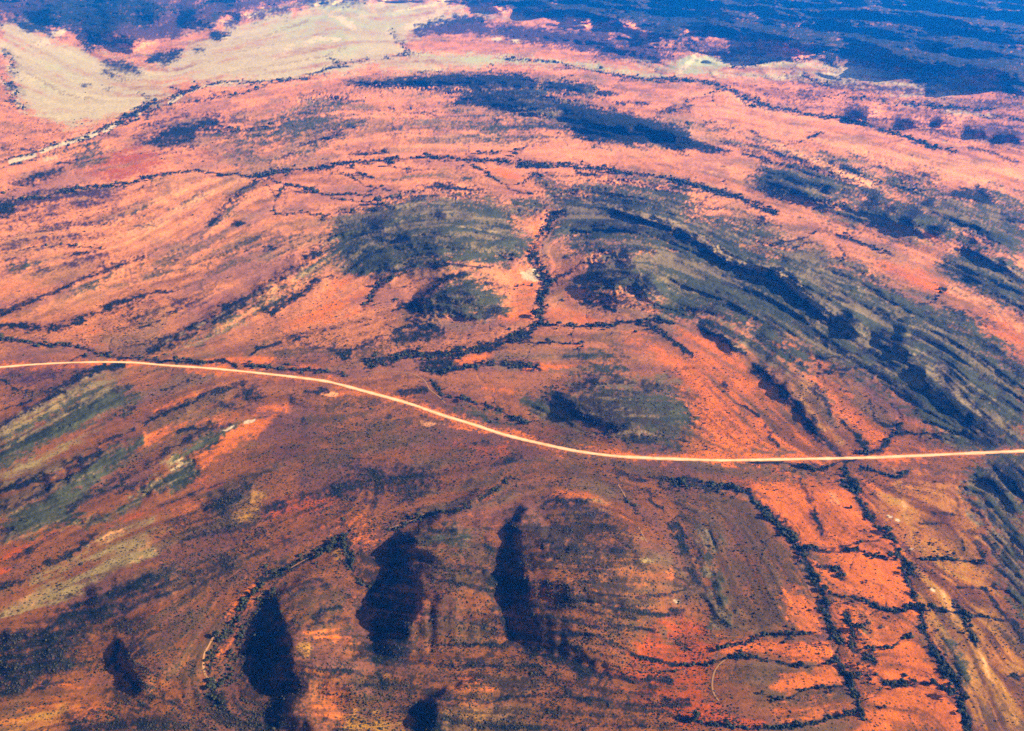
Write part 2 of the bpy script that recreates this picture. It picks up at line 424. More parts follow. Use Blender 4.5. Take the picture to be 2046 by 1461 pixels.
spot('sand', 'I', '1385,400 1900,450', 4, 3, .5, 40)
patch('brown', 'I', '0,50 400,70 480,150 640,290 690,400 740,520 790,620 830,680 640,680 700,840 500,890 300,880 270,760 200,500 150,330 0,250', 10, .75)
stroke('green', 'I', '190,320 210,500 260,700 280,850', 18, .6)
patch('brown', 'I', '260,1150 330,1060 500,1060 700,1090 640,1150 560,1210 350,1260 270,1230', 9, .7)
patch('brown', 'I', '1220,840 1400,780 1430,860 1330,920', 12, .5)
patch('green', 'I', '1700,0 2060,-10 2060,850 1950,700 1900,500 1830,330 1750,150', 16, .8)
# browns of the scrubby rises
patch('brown', 'H', '1060,200 1290,110 1500,140 1700,260 1800,420 1900,640 1800,960 1500,1000 1180,1000 1130,700', 18, .85)
patch('brown', 'H', '480,300 700,250 860,330 930,480 900,620 960,800 980,960 500,1000 440,900 500,680', 14, .85)
patch('brown', 'H', '0,1060 470,1040 1200,1060 1800,1200 1850,1461 0,1461', 30, .6)
patch('brown', 'G', '700,840 950,740 1180,760 1300,700 1330,900 1180,1200 900,1200 760,1000', 18, .8)
patch('brown', 'G', '860,500 1300,360 1700,430 1500,600 1300,740 1000,760', 20, .8)
patch('brown', 'G', '0,900 460,850 480,1060 0,1260', 18, .7)
patch('brown', 'G', '1640,620 2045,560 2045,900 1760,940 1700,800', 18, .8)
patch('brown', 'E', '0,1100 300,980 700,1060 1100,1180 1500,1260 2045,1300 2045,1461 600,1461 400,1300 0,1320', 30, .55)
patch('brown', 'D', '1640,860 2045,900 2045,1461 1300,1461 1380,1300 1600,1180 1720,1050', 24, .65)
patch('brown', 'E', '0,880 300,900 600,960 500,1010 200,960 0,930', 16, .5)
patch('brown', 'E', '560,990 900,1000 1150,1130 1400,1200 1100,1140 700,1050', 16, .6)
patch('brown', 'E', '0,640 260,570 700,600 640,760 200,760 0,760', 24, .45)
patch('brown', 'D', '1500,560 2045,500 2045,760 1640,720', 24, .45)
patch('brown', 'F', '0,870 150,900 290,1000 390,1120 430,1210 300,1250 0,1260', 10, .8)
patch('brown', 'F', '700,1290 1050,1300 1400,1320 1650,1300 1700,1461 1100,1461 1000,1330', 24, .4)
patch('brown', 'F', '650,600 850,760 1000,1000 900,1050 700,900 560,760', 16, .4)
patch('brown', 'D', '600,360 850,320 1300,330 1250,440 900,480 640,480', 20, .5)

# ---- grey-green low cover on the hills -------------------------------------
patch('green', 'B', '30,1260 200,1220 420,1140 700,1120 850,1140 1000,1190 1100,1170 1210,1190 1180,1240 1050,1290 1060,1340 1150,1400 1130,1500 1140,1520 900,1550 600,1540 280,1612 60,1590 -20,1480 -20,1340', 9, .95)
patch('green', 'B', '1180,1060 1400,1090 1650,1060 1900,1090 2060,1120 2060,1461 1400,1461 1290,1340 1300,1250', 12, .9)
patch('green', 'C', '-40,1230 200,1260 430,1280 540,1310 640,1380 460,1461 -40,1461', 12, .85)
patch('green', 'F', '-60,-20 450,60 700,30 850,60 960,130 1070,150 1200,230 1350,330 1450,370 1530,400 1700,450 1800,520 1870,600 1990,660 1920,720 2045,800 2060,1230 1700,1240 1500,1130 1380,920 1330,900 1100,800 950,760 830,720 700,600 600,570 520,560 430,480 180,440 100,440 -60,440', 13, .92)
patch('green', 'F', '180,490 420,640 480,730 620,700 760,760 700,640 500,560 300,470', 10, .6)
patch('green', 'F', '1560,150 1690,40 1800,40 2060,180 2060,440 1950,400 1850,340 1700,260', 9, .95)
patch('green', 'F', '1900,680 2060,740 2060,830 2000,790', 9, .9)
patch('green', 'F', '1740,1420 1820,1290 2060,1240 2060,1480 1780,1480', 9, .95)
patch('green', 'E', '1400,250 1470,180 1500,130 1600,80 1750,60 2060,40 2060,410 1900,380 1800,330 1650,310 1500,300', 10, .9)
patch('green', 'E', '480,400 560,290 640,220 740,200 860,230 960,290 1000,360 950,430 850,470 720,450 600,425', 9, .8)
patch('green', 'E', '1130,940 1250,900 1400,880 1480,800 1600,790 1900,820 2000,900 2060,1090 1950,1210 1700,1170 1550,1110 1350,1040 1200,1030', 14, .7)
patch('green', 'E', '1120,950 1200,920 1300,970 1290,1010 1160,1000', 8, .7)
patch('green', 'E', '1400,640 1640,620 1640,760 1420,770', 20, .35)
patch('green', 'C', '450,1040 560,990 700,960 850,990 1000,1060 1250,1140 1200,1185 1000,1140 950,1175 700,1165 520,1100', 8, .95)
patch('green', 'C', '860,1210 1100,1170 1260,1150 1400,1140 1580,1140 1900,1120 2060,1200 2060,1480 1700,1400 1450,1400 1250,1380 1180,1350 900,1260', 14, .8)
patch('green', 'C', '860,900 1000,920 1150,960 1500,1010 1520,1060 1400,1100 1200,1050 1000,980', 12, .7)
patch('green', 'C', '180,700 420,760 620,820 800,900 700,900 420,800 200,740', 10, .5)
patch('green', 'B', '320,700 640,650 900,640 1300,640 1380,740 1000,775 720,770 400,740', 16, .6)
patch('green', 'B', '-20,570 160,575 160,600 -20,610', 8, .6)
patch('green', 'B', '30,740 190,695 200,720 60,770', 8, .5)
patch('green', 'A', '1340,920 1400,850 1530,820 1480,890 1380,930', 7, .6)
patch('green', 'A', '1600,690 1740,650 1900,640 1800,690 1650,710', 6, .7)
patch('green', 'A', '1750,580 1850,570 1990,590 1960,610 1800,605', 6, .9)
patch('green', 'A', '1620,950 1800,850 2000,780 1900,850 1740,920', 9, .5)
patch('green', 'A', '320,890 560,840 620,870 600,930 400,930', 12, .55)
patch('green', 'A', '1380,1120 1520,1050 1480,1120 1340,1250 1240,1300', 7, .45)
patch('green', 'A', '780,1200 1100,1130 1200,1150 1000,1230', 14, .35)
patch('green', 'A', '600,1290 760,1260 800,1300 640,1340', 14, .4)
patch('green', 'D', '900,660 1100,560 1300,450 1500,340 1750,190 1900,60 1960,50 1960,120 1850,210 1700,300 1500,430 1300,560 1100,650', 7, .5)
patch('khaki', 'D', '960,640 1150,560 1400,430 1750,210 1900,70 1950,60 1940,130 1800,230 1500,420 1300,560 1150,650', 7, .7)
patch('khaki', 'D', '0,1110 120,1040 240,970 480,830 600,800 560,870 400,960 250,1040 120,1130 0,1200', 7, .85)
patch('green', 'D', '0,1190 200,1070 400,950 520,850 650,820 780,910 740,980 560,1060 380,1100 200,1190 0,1300', 9, .8)
patch('khaki', 'D', '0,1370 150,1300 380,1180 600,1080 560,1170 300,1330 0,1450', 7, .7)
patch('green', 'D', '480,1330 560,1260 700,1190 840,1160 790,1250 640,1340 440,1461 250,1461', 7, .9)
patch('khaki', 'D', '540,1290 600,1230 640,1230 600,1310', 6, .6)
patch('green', 'D', '1050,1270 1200,1120 1420,1050 1350,1110 1200,1220', 6, .85)
patch('khaki', 'D', '860,1440 960,1310 1010,1260 1060,1290 940,1400 880,1470', 5, .8)
patch('green', 'D', '900,1461 960,1380 1030,1310 1130,1290 1210,1350 1120,1440 1080,1470', 6, .95)
patch('green', 'G', '0,170 160,120 400,60 520,0 600,0 500,130 300,260 150,330 40,330', 9, .75)
patch('green', 'G', '640,190 760,100 900,10 960,0 900,60 760,160 560,250 330,290 400,220', 6, .9)
patch('khaki', 'G', '610,185 720,110 850,40 920,0 940,20 800,110 680,180', 5, .8)
spot('khaki', 'G', '100,200 180,240', 22, 7, .7, -10)
patch('green', 'D', '400,300 620,190 820,110 700,190 520,280', 8, .5)
patch('green', 'D', '60,160 240,110 260,150 100,180', 8, .5)
patch('green', 'I', '1050,800 1150,780 1200,850 1120,900 1060,900', 10, .45)
patch('green', 'E', '650,960 880,980 1050,1060 960,1080 750,1030', 10, .5)
patch('green', 'H', '460,270 700,240 800,300 720,420 480,400', 14, .5)

# ---- dark scrub, also shade painted on the scarp faces ------------------------------------------------------------
def D(t, s, w, st=.8): stroke('dark', t, s, w * 0.9, st)
def DP(t, s, soft=9, st=.8): patch('dark', t, s, soft, st)
DP('A', '160,100 300,20 400,-40 720,-40 1040,50 900,120 800,165 740,140 600,200 540,290 480,250 480,140 350,160 250,190 170,140', 8, .95)
DP('A', '480,290 600,250 740,215 810,220 780,255 600,270 520,305', 5, .85)
DP('A', '1205,205 1250,175 1340,185 1340,210 1270,235', 4, 1)
D('A', '1060,130 1100,85 1160,40 1240,-10', 8, .95)
D('A', '90,130 160,160 250,185', 6, .8)
DP('A', '1150,110 1250,110 1260,150 1190,160', 6, .5)
D('A', '1260,90 1300,80', 7, .8)
patch('purple', 'A', '-20,-60 2060,-60 2060,5 1800,30 1500,100 1200,150 1000,200 760,240 500,270 460,180 200,200 100,110 -20,140', 16, .9)
patch('purple', 'A', '-20,-20 320,-20 140,100 -20,130', 12, .7)
patch('purple', 'A', '560,180 1000,120 1200,200 900,240 640,260', 14, .5)
DP('A', '590,360 700,330 800,370 830,440 740,460 610,440', 7, .6)
DP('A', '850,350 920,300 1070,285 1060,330 980,380 860,370', 5, .8)
spot('dark', 'A', '500,495 640,515', 14, 5, .6)
spot('dark', 'A', '1160,300', 14, 8, .45)
DP('A', '820,840 940,760 1120,705 1260,680 1290,740 1140,770 1140,860 960,880', 7, .75)
DP('A', '590,780 690,770 690,800 600,810', 4, .7)
D('A', '800,740 880,730 960,700', 3, .6)
DP('A', '40,1080 200,1000 390,960 370,1030 200,1085 60,1110', 6, .75)
D('A', '330,960 430,942', 3, .8)
DP('A', '-20,1165 70,1170 110,1220 40,1290 -20,1300', 7, .95)
D('A', '1640,930 1800,840 1990,770', 4, .55)
D('A', '1230,1295 1300,1220 1345,1160 1430,1105 1500,1060', 6, .8)
spot('dark', 'A', '1390,1305', 14, 5, .75)
spot('dark', 'A', '30,860', 10, 10, .6)
patch('purple', 'A', '150,690 300,700 440,740 400,840 250,830', 14, .4)
patch('purple', 'A', '900,640 1300,600 1500,700 1250,800 900,860 700,860', 22, .4)
patch('purple', 'A', '0,1120 500,1100 760,1090 500,1240 300,1300 0,1300', 20, .35)
patch('purple', 'A', '1100,880 1350,900 1250,960 1080,940', 10, .45)
patch('purple', 'B', '430,190 540,120 800,95 1000,145 1300,160 1500,165 1700,190 1850,260 2010,320 1900,365 1700,345 1450,310 1300,270 1130,250 900,215 640,215', 9, .95)
D('B', '480,150 700,120 850,115', 7, .6)
D('B', '800,240 860,200 1000,180', 6, .35)
DP('B', '600,-60 2060,-60 2060,270 1900,220 1800,160 1720,130 1550,120 1380,110 1200,80 1050,55 900,15 700,5', 14, .74)
DP('B', '1390,60 1440,40 1530,80 1520,125 1390,110', 5, 1)
spot('dark', 'B', '1740,90 1920,180 1990,60', 24, 12, .8)
patch('purple', 'B', '1620,170 1760,130 1800,200 1740,210', 5, .4)
DP('B', '90,480 280,470 450,440 640,430 900,440 1100,440 1180,480 1170,520 1040,530 950,555 850,530 780,500 600,520 400,510 160,510', 6, .85)
DP('B', '720,590 900,545 1100,540 1250,560 1350,600 1600,630 1800,680 2060,760 2060,865 1900,850 1650,830 1480,830 1380,780 1350,710 1300,650 1100,620 900,625', 6, .88)
DP('B', '1200,490 1330,480 1500,490 1420,540 1280,540', 6, .8)
D('B', '1540,540 1640,550', 5, .75)
D('B', '1640,605 1830,608', 5, .7)
D('B', '1880,665 1960,640 2060,630', 6, .75)
D('B', '1780,740 2060,800', 5, .8)
stroke('pale', 'B', '1560,600 1800,650', 5, .6)
spot('pale', 'B', '780,540 1085,530', 14, 8, .7)
D('B', '460,660 580,675', 5, .5)
spot('dark', 'B', '1040,730 1130,730 1200,725 940,700', 11, 6, .6)
DP('C', '-60,740 0,770 150,820 345,880 300,902 100,885 -60,865', 5, .9)
D('B', '90,912 200,890 300,886', 5, .55)
DP('B', '480,1090 600,1072 750,1088 880,1110 700,1122', 4, .85)
D('B', '500,1085 800,1098', 3, .5)
DP('B', '570,1250 610,1225 655,1250 620,1290', 5, .95)
D('B', '200,1240 420,1150 700,1140', 5, .4)
D('B', '220,1290 300,1350', 14, .35)
D('B', '1520,1050 1700,1060 1850,1090 2060,1120', 6, .6)
D('B', '1300,1150 1400,1160 1550,1180 1700,1210', 9, .55)
D('B', '1400,1330 1600,1300 1750,1350', 12, .35)
DP('B', '1900,1330 2060,1360 2060,1440 1920,1390', 7, .8)
spot('dark', 'B', '1770,1330', 18, 18, .6)
spot('khaki', 'B', '400,1290 150,1320 120,1400', 26, 14, .55)
spot('orange', 'B', '260,1395', 24, 7, .7, -20)
stroke('khaki', 'B', '830,1140 900,1170 980,1215', 4, .6)
stroke('green', 'B', '350,1060 450,1030 600,1020 790,1040', 4, .45)
# ranges in the far right
DP('C', '-40,-60 2100,-60 2100,530 1950,540 1850,470 1880,440 1700,420 1500,430 1380,400 1120,370 900,340 850,300 760,300 640,260 450,250 300,210 100,190 -40,140', 14, .74)
D('C', '860,180 880,260 910,330', 16, .9)
D('C', '1050,200 1300,240 1700,285', 14, .85)
D('C', '1150,340 1400,330 1660,350', 12, .85)
D('C', '500,130 750,230', 16, .7)
D('C', '1700,300 1950,380', 26, .7)
stroke('purple', 'C', '1000,190 1200,200 1500,170', 10, .5)
stroke('purple', 'C', '1680,225 1870,240', 4, .5)
spot('purple', 'C', '1440,160 1800,70 950,80 1900,210 400,160', 34, 9, .4)
stroke('beige', 'C', '820,240 870,280', 5, .5, strike=False)
stroke('beige', 'C', '1500,400 1700,390', 4, .3)
spot('beige', 'C', '1790,435', 18, 3, .6)
patch('purple', 'C', '60,200 300,215 450,260 600,310 500,350 350,370 200,320 100,280', 9, .8)
patch('purple', 'C', '340,490 900,420 1400,420 1850,480 2060,540 2060,860 1700,800 1200,740 700,640 400,560', 22, .42)
patch('purple', 'C', '1000,640 1090,600 1180,680 1060,690', 6, .85)
patch('purple', 'C', '1300,700 1480,685 1660,690 1610,735 1400,735', 6, .9)
patch('purple', 'C', '1690,760 1850,730 2060,770 2060,840 1800,800', 7, .9)
DP('C', '1380,470 1450,450 1520,500 1440,510', 6, .8)
patch('purple', 'C', '720,530 840,530 870,580 760,590', 6, .7)
D('C', '1900,560 1950,530 2060,600', 7, .6)
for _s, _w in (('1200,590 1400,610 1640,600', 5), ('1200,480 1400,500 1640,520', 5), ('430,440 650,450 760,440', 5), ('1550,650 1900,680', 4), ('1350,560 1700,530', 4), ('1480,820 1680,860', 4)):
    stroke('beige+pale', 'C', _s, _w, .5)
D('C', '1730,860 1850,890 2000,950', 5, .7)
D('C', '190,720 300,730', 5, .5)
D('C', '440,770 560,810 640,830', 4, .5)
D('C', '400,900 480,915 560,950', 5, .8)
D('C', '300,825 400,838 600,890', 8, .5)
D('C', '600,900 800,965 1000,1045 1200,1115', 7, .65)
spot('dark', 'C', '300,965', 14, 6, .4)
D('C', '920,955 1000,980 1100,1030', 5, .65)
D('C', '1080,985 1150,970 1210,970', 4, .6)
D('C', '1310,1010 1420,1080', 6, .6)
D('C', '1420,1000 1520,1040', 5, .5)
DP('C', '1585,1150 1680,1100 1790,1100 1850,1150 1890,1190 1760,1180 1640,1165', 5, .9)
spot('dark', 'C', '1145,1190', 20, 10, .85)
spot('dark', 'C', '1500,1180 1415,1240 1375,1300 1270,1225 1560,1340', 14, 10, .75)
D('C', '560,1060 700,1110', 12, .4)
D('C', '880,1120 1100,1130', 10, .4)
D('C', '1920,1240 2060,1295', 7, .75)
D('C', '1700,1340 1780,1370 1850,1430', 7, .75)
D('C', '-40,1120 140,1180 280,1220', 3, .35)
D('C', '230,1220 290,1215', 3, .6)
D('C', '560,1420 700,1410 760,1390 820,1355', 3.5, .85)
D('C', '680,1455 800,1415', 4, .9)
D('C', '950,1370 1050,1400 1180,1450', 4, .7)
D('C', '500,1290 520,1280', 7, .7)
# right hand hills
D('F', '560,172 640,178 720,232', 6, .8)
DP('F', '955,430 1030,435 1095,470 1010,490 960,480', 4, .95)
D('F', '160,495 260,562 340,622 420,662', 7, .85)
D('F', '470,730 560,810 640,885 730,975 800,1075 880,1160 965,1250', 9, .9)  # paints shade along this scarp's steep face
stroke('pale+khaki', 'F', '580,180 650,235 730,290 850,385', 4, .6)  # lit crest of the ridge painted as a pale line
D('F', '850,690 1000,690 1150,650 1300,600 1430,565 1560,600', 5, .65)
D('F', '840,785 900,772 1050,742 1250,742 1350,710 1500,650 1580,660', 5, .65)
spot('dark', 'F', '1400,535 1400,745 1230,545', 11, 9, .8)
D('F', '1545,740 1590,830 1625,920', 15, .75)
D('F', '1500,830 1440,880 1370,910', 4, .75)
D('F', '1610,820 1680,880 1770,985 1850,1060 1950,1150 2060,1222', 3.5, .8)
DP('F', '1690,1050 1800,1000 1900,1100 1960,1200 1760,1210 1680,1120', 9, .65)
D('F', '1590,900 1700,1010 1780,1075', 9, .7)
D('F', '1690,45 1780,90 1880,155 2060,245', 6, .85)
D('F', '1570,160 1750,220 1900,300', 6, .4)
spot('dark', 'F', '2040,385', 18, 18, .8)
D('F', '1910,690 2060,790', 7, .6)
D('F', '100,420 180,430 240,380', 10, .55)
for _s in ('850,560 1000,650 1130,760', '920,520 1080,620 1250,760', '1000,560 1200,690', '1080,780 1200,860 1330,910', '1100,740 1250,840 1380,900', '1180,760 1400,890', '620,410 800,520 900,600', '700,470 850,590', '1380,960 1500,1060', '1420,930 1560,1040', '1600,1000 1700,1130', '1050,480 1200,560', '1260,560 1400,620', '1480,420 1700,470', '1700,640 1900,760', '1850,620 2045,720', '1700,860 1900,960', '1900,900 2045,1010', '1800,800 2045,930', '900,280 950,340 1050,380', '1100,200 1250,280 1350,330', '820,100 1000,110', '300,250 500,330', '250,300 420,420', '520,450 650,560'):
    D('F', _s, 4, .5)
D('F', '830,850 900,960 930,1020', 6, .7)
D('F', '990,1060 1060,1130 1110,1195', 5, .75)
D('F', '1150,930 1165,1040 1220,1080 1280,1080 1320,1050', 3.5, .7)
D('F', '1280,940 1310,1010 1340,1070', 4, .6)
D('F', '1180,920 1240,1000', 4, .6)
D('F', '370,950 430,990 490,1022', 4, .8)
D('F', '540,1100 570,1160 610,1200', 5, .6)
D('F', '0,600 60,630 110,665', 4, .8)
D('F', '0,752 120,752', 3, .7)
D('F', '850,750 960,780 1000,820', 6, .6)
D('F', '800,860 850,930', 6, .6)
spot('dark', 'F', '300,850', 8, 8, .6)
DP('F', '1820,1300 2060,1250 2060,1480 1800,1480', 12, .5)
D('F', '1950,1290 2045,1420', 6, .6)
D('F', '1500,1410 1800,1400', 3, .5)
# centre
D('E', '555,150 650,136 760,142 910,165', 5, .8)
D('E', '360,385 440,368 520,325 580,275 650,228 740,200', 7, .75)
D('E', '380,270 520,230 680,200', 3, .6)
spot('dark', 'E', '780,340 740,300 470,400 600,395', 13, 9, .7)
DP('E', '860,400 960,380 960,440 900,470 850,450', 6, .55)
DP('E', '350,390 470,380 560,410 640,400 500,425 400,415', 5, .6)
D('E', '700,370 720,430 760,465', 6, .5)
D('E', '850,220 960,280', 6, .4)
D('E', '1500,150 1590,150', 5, .75)
D('E', '1500,205 1640,195 1750,215', 7, .55)
DP('E', '1630,110 1710,100 1750,150 1690,175', 6, .85)
D('E', '1560,330 1640,320 1720,280', 8, .5)
D('E', '1800,220 1880,330', 9, .75)
D('E', '1450,370 1530,375 1640,412', 9, .8)
D('E', '1540,350 1700,360 1830,410', 3, .6)
D('E', '1440,250 1640,245', 9, .4)
D('E', '1520,60 1750,40 1900,90 2045,180', 4, .4)
D('E', '1500,90 1700,70', 3, .4)
D('E', '1290,230 1340,195 1450,130 1530,85', 3, .7)
D('E', '350,540 430,492 500,502 600,530', 8, .7)
patch('dark', 'E', '300,580 420,500 620,540 500,600 480,640 380,630', 12, .45)
D('E', '50,690 120,630 200,592 270,568', 6, .6)
D('E', '1400,870 1490,830 1560,830', 8, .55)
D('E', '1300,895 1350,965 1430,1030 1500,1060', 9, .75)
D('E', '1200,925 1280,975', 5, .6)
D('E', '1480,800 1520,810', 12, .6)
D('E', '1500,910 1750,908 1880,860', 4, .6)
D('E', '1640,810 1700,805', 8, .6)
D('E', '1560,1135 1650,1100 1740,1045', 9, .55)
D('E', '1740,1160 1850,1180 1920,1210', 9, .6)
D('E', '1500,960 1700,990', 6, .4)
stroke('khaki', 'E', '1450,875 1392,925 1430,980 1560,1000', 4, .6)
D('E', '300,1030 350,1000 400,965 470,960', 7, .55)
D('E', '390,885 520,880', 9, .5)
spot('dark', 'E', '630,720', 24, 16, .7)
DP('E', '430,690 560,680 660,730 700,770 580,790 480,750', 7, .85)
DP('E', '0,1340 150,1300 350,1290 500,1330 610,1400 560,1480 0,1480', 16, .5)
D('E', '100,1285 180,1265', 5, .7)
D('E', '780,1180 900,1190', 4, .7)
D('E', '930,1310 1080,1260', 8, .6)
D('E', '1600,1330 1750,1400 1900,1395 2060,1412', 6, .6)
DP('E', '880,600 960,590 1000,640 950,650', 7, .6)
# left
D('D', '-20,440 100,385 250,325 400,265 500,212 620,165 750,115 830,100', 6, .8)
D('D', '420,85 520,65', 5, .6)
D('D', '980,122 1040,115', 4, .6)
D('D', '-20,492 100,500 225,517', 5, .95)
D('D', '280,518 400,490 480,470', 7, .85)
D('D', '440,470 560,420 640,380 750,350 850,310 920,295 1040,297', 4, .6)
patch('dark', 'D', '600,370 830,370 830,470 560,490', 16, .4)
patch('purple', 'D', '850,360 1200,330 1300,350 1200,420 900,420', 14, .4)
D('D', '810,515 930,480', 4, .7)
D('D', '960,435 1025,415', 5, .6)
D('D', '870,650 1000,580 1100,530 1200,470 1300,415 1400,360 1500,300 1600,240 1700,180 1800,110 1880,40', 11, .75)
D('D', '1580,430 1700,350 1790,295 1860,240 1935,205', 6, .7)
D('D', '1420,75 1560,50 1640,30', 2.5, .7)
patch('dark', 'D', '1620,110 1740,40 1760,80 1640,150', 8, .4)
patch('dark', 'D', '560,620 900,590 760,640 640,640', 10, .4)
D('D', '1460,670 1530,625 1640,600', 3, .75)
D('D', '1720,580 1800,560', 4, .6)
D('D', '1760,610 1990,645', 5, .5)
D('D', '2000,690 2060,640', 6, .75)
D('D', '1700,560 2000,490', 4, .4)
D('D', '-60,1110 0,1080 100,1020 200,965 280,900 400,830 500,770 600,742 720,724', 9, .75)
DP('D', '280,900 500,760 610,740 480,830 300,930', 6, .5)
D('D', '0,990 100,960 190,940 180,890 80,870 0,820', 3, .8)
patch('purple', 'D', '0,760 300,750 450,740 300,860 100,860 0,820', 16, .45)
D('D', '850,1070 950,1010 1080,960 1200,900 1300,870 1430,825', 6, .8)
DP('D', '1390,900 1480,840 1560,890 1520,940 1420,930', 9, .6)
DP('D', '1250,940 1400,960 1480,990 1330,980', 8, .5)
D('D', '960,880 1100,820', 4, .7)
D('D', '740,860 820,820', 4, .4)
spot('dark', 'D', '680,872 760,980', 10, 7, .7)
D('D', '590,1185 700,1150 800,1095', 5, .7)
D('D', '-60,1470 60,1445 230,1400 350,1360 500,1290 570,1245', 10, .75)
D('D', '700,1400 850,1330 950,1250 1080,1170 1200,1110 1330,1060', 7, .55)
D('D', '1040,1120 1130,1095', 4, .6)
D('D', '1700,930 1780,980 1780,1060', 8, .5)
D('D', '1720,820 1710,900', 2, .6)
D('D', '1480,1030 1700,1028', 2, .5)
D('D', '1800,885 1910,885', 5, .65)
D('D', '480,1461 700,1380', 10, .4)
# lower left
DP('G', '0,150 100,125 280,20 330,0 260,100 120,160 0,180', 7, .7)
D('G', '0,60 120,20 230,0', 5, .7)
D('G', '0,292 60,280', 6, .7)
D('G', '420,160 540,80 640,60 780,10', 11, .6)
D('G', '60,450 160,400 250,350 330,300', 7, .7)
D('G', '280,480 400,440 480,360 560,300', 8, .6)
D('G', '0,620 120,600', 10, .5)
D('G', '900,150 1080,90 1200,40 1300,10', 3, .6)
DP('G', '400,740 550,660 800,590 950,550 1040,560 1000,640 850,740 700,820 500,850 250,860', 12, .75)  # scrub, with painted shade on a ridge facing away
patch('dark', 'G', '-20,880 250,860 500,880 460,1050 400,1100 -20,1240', 12, .4)
D('G', '160,945 300,920 500,890', 6, .5)
D('G', '0,1015 100,1022 270,1000', 6, .55)
D('G', '0,1150 200,1110 400,1070', 10, .5)
D('G', '695,950 675,1020 695,1090 745,1150 800,1215', 10, .8)
patch('dark', 'G', '690,930 790,880 850,960 900,1100 940,1230 800,1220 720,1090', 10, .5)
DP('G', '1180,160 1290,60 1440,0 1465,50 1380,130 1310,205', 7, .85)
patch('dark', 'G', '1540,100 1660,100 1660,170 1560,190', 8, .6)
patch('dark', 'G', '1700,10 2045,-10 2045,100 1760,140', 14, .45)
patch('dark', 'G', '1350,250 1560,260 1540,400 1320,420', 14, .5)
D('G', '1090,350 1200,310 1330,280', 7, .6)
patch('dark', 'G', '880,480 1100,430 1500,430 1650,560 1340,640 1100,620', 20, .35)
DP('G', '1500,680 1580,640 1640,760 1680,900 1700,1050 1720,1130 1660,1210 1480,1180 1450,1050 1460,850', 7, .75)  # left scarp: scrub tone plus shade painted on its face
DP('G', '1480,1180 1800,1140 1815,1220 1700,1280 1680,1400 1640,1480 1480,1480 1560,1380 1600,1300', 9, .7)  # lower gorge: shade painted in with the scrub
DP('G', '1360,1000 1460,900 1460,1180 1400,1260', 9, .55)
DP('G', '780,1290 900,1260 880,1340 800,1330', 7, .8)
patch('dark', 'G', '400,1480 440,1380 600,1380 900,1400 1200,1461 1200,1480', 12, .55)
patch('dark', 'G', '1000,1260 1250,1260 1600,1320 1500,1480 1000,1461', 16, .5)
D('G', '1840,800 1920,760 2010,740', 9, .7)
D('G', '1780,840 1900,820 2045,800', 5, .6)
D('G', '1680,630 1800,580 1900,600', 9, .5)
D('G', '1700,1060 1900,1095 2060,1110', 6, .6)
D('G', '1760,1110 1900,1140 2045,1130', 5, .5)
# lower middle
DP('H', '290,340 380,280 440,310 470,400 440,470 480,560 500,680 440,820 440,960 470,1010 400,1060 220,1080 170,1000 200,900 240,780 160,780 170,600 270,540 330,490 280,420', 8, .75)  # middle scarp: scrub plus painted shade over the steep face
DP('H', '1010,200 1100,180 1060,240 1040,340 1080,420 1120,560 1130,680 1060,710 1000,760 1030,870 1080,900 1010,920 980,860 900,770 920,700 990,680 870,610 940,520 960,400', 6, .75)  # dome scarp: painted shade and scrub on its steep side
D('H', '1090,178 1190,150 1290,112', 3.5, .8)
patch('dark', 'H', '1240,110 1450,110 1620,190 1500,220 1280,190', 10, .55)
for _s, _w, _k in (('1220,370 1400,390 1680,400', 8, .6), ('1440,500 1580,525', 10, .6), ('1180,610 1400,600', 7, .6), ('1500,640 1650,665 1800,680 2045,650', 4, .8),
        ('1330,690 1500,700 1750,750 1900,775 2045,755', 5, .8), ('1250,790 1500,850 1850,870', 6, .65), ('1260,895 1500,905 1650,960 1800,1040 2045,1075', 6, .85),
        ('1130,990 1300,1050 1450,1110 1700,1160 1950,1160', 9, .8), ('1150,1130 1350,1200 1550,1270 1800,1310 2045,1290', 8, .65),
        ('480,480 860,520', 6, .5), ('620,570 820,630 930,660', 5, .65), ('500,770 720,800 940,850', 6, .6), ('520,950 800,962 960,960 1060,915', 4, .8),
        ('480,1050 700,1085 1180,1080', 5, .7), ('560,1270 800,1285 930,1285 1000,1262 1200,1240 1400,1260 1560,1285', 5, .75), ('640,1390 780,1425 1100,1440 1800,1440', 5, .65),
        ('1180,250 1600,270', 8, .35), ('1350,560 1600,590', 6, .5), ('1300,720 1500,760 1750,810', 4, .5), ('1330,950 1550,1010 1750,1090', 4, .5), ('0,1110 120,1115 260,1160', 5, .4),
        ('0,1190 300,1200', 8, .4), ('1200,1310 1280,1380', 9, .7), ('1000,1380 1100,1400', 6, .6)):
    D('H', _s, _w, _k)
DP('H', '380,1320 500,1265 580,1290 600,1400 640,1480 440,1480 460,1380', 8, .8)  # bottom scarp: shade painted together with scrub
D('H', '265,1130 285,1180 310,1215', 5, .7)
patch('dark', 'H', '480,240 740,250 720,330 500,300', 10, .45)
D('H', '870,325 880,380 925,412', 3, .85)
D('H', '1840,60 1860,120 1920,160', 6, .6)
patch('dark', 'H', '1980,270 2030,270 2045,350 2000,340', 5, .9)
D('H', '200,-10 230,60 210,150', 7, .5)
patch('purple', 'H', '0,0 200,0 200,140 60,200 0,160', 20, .4)
patch('dark', 'H', '320,0 560,0 560,180 420,180', 18, .35)
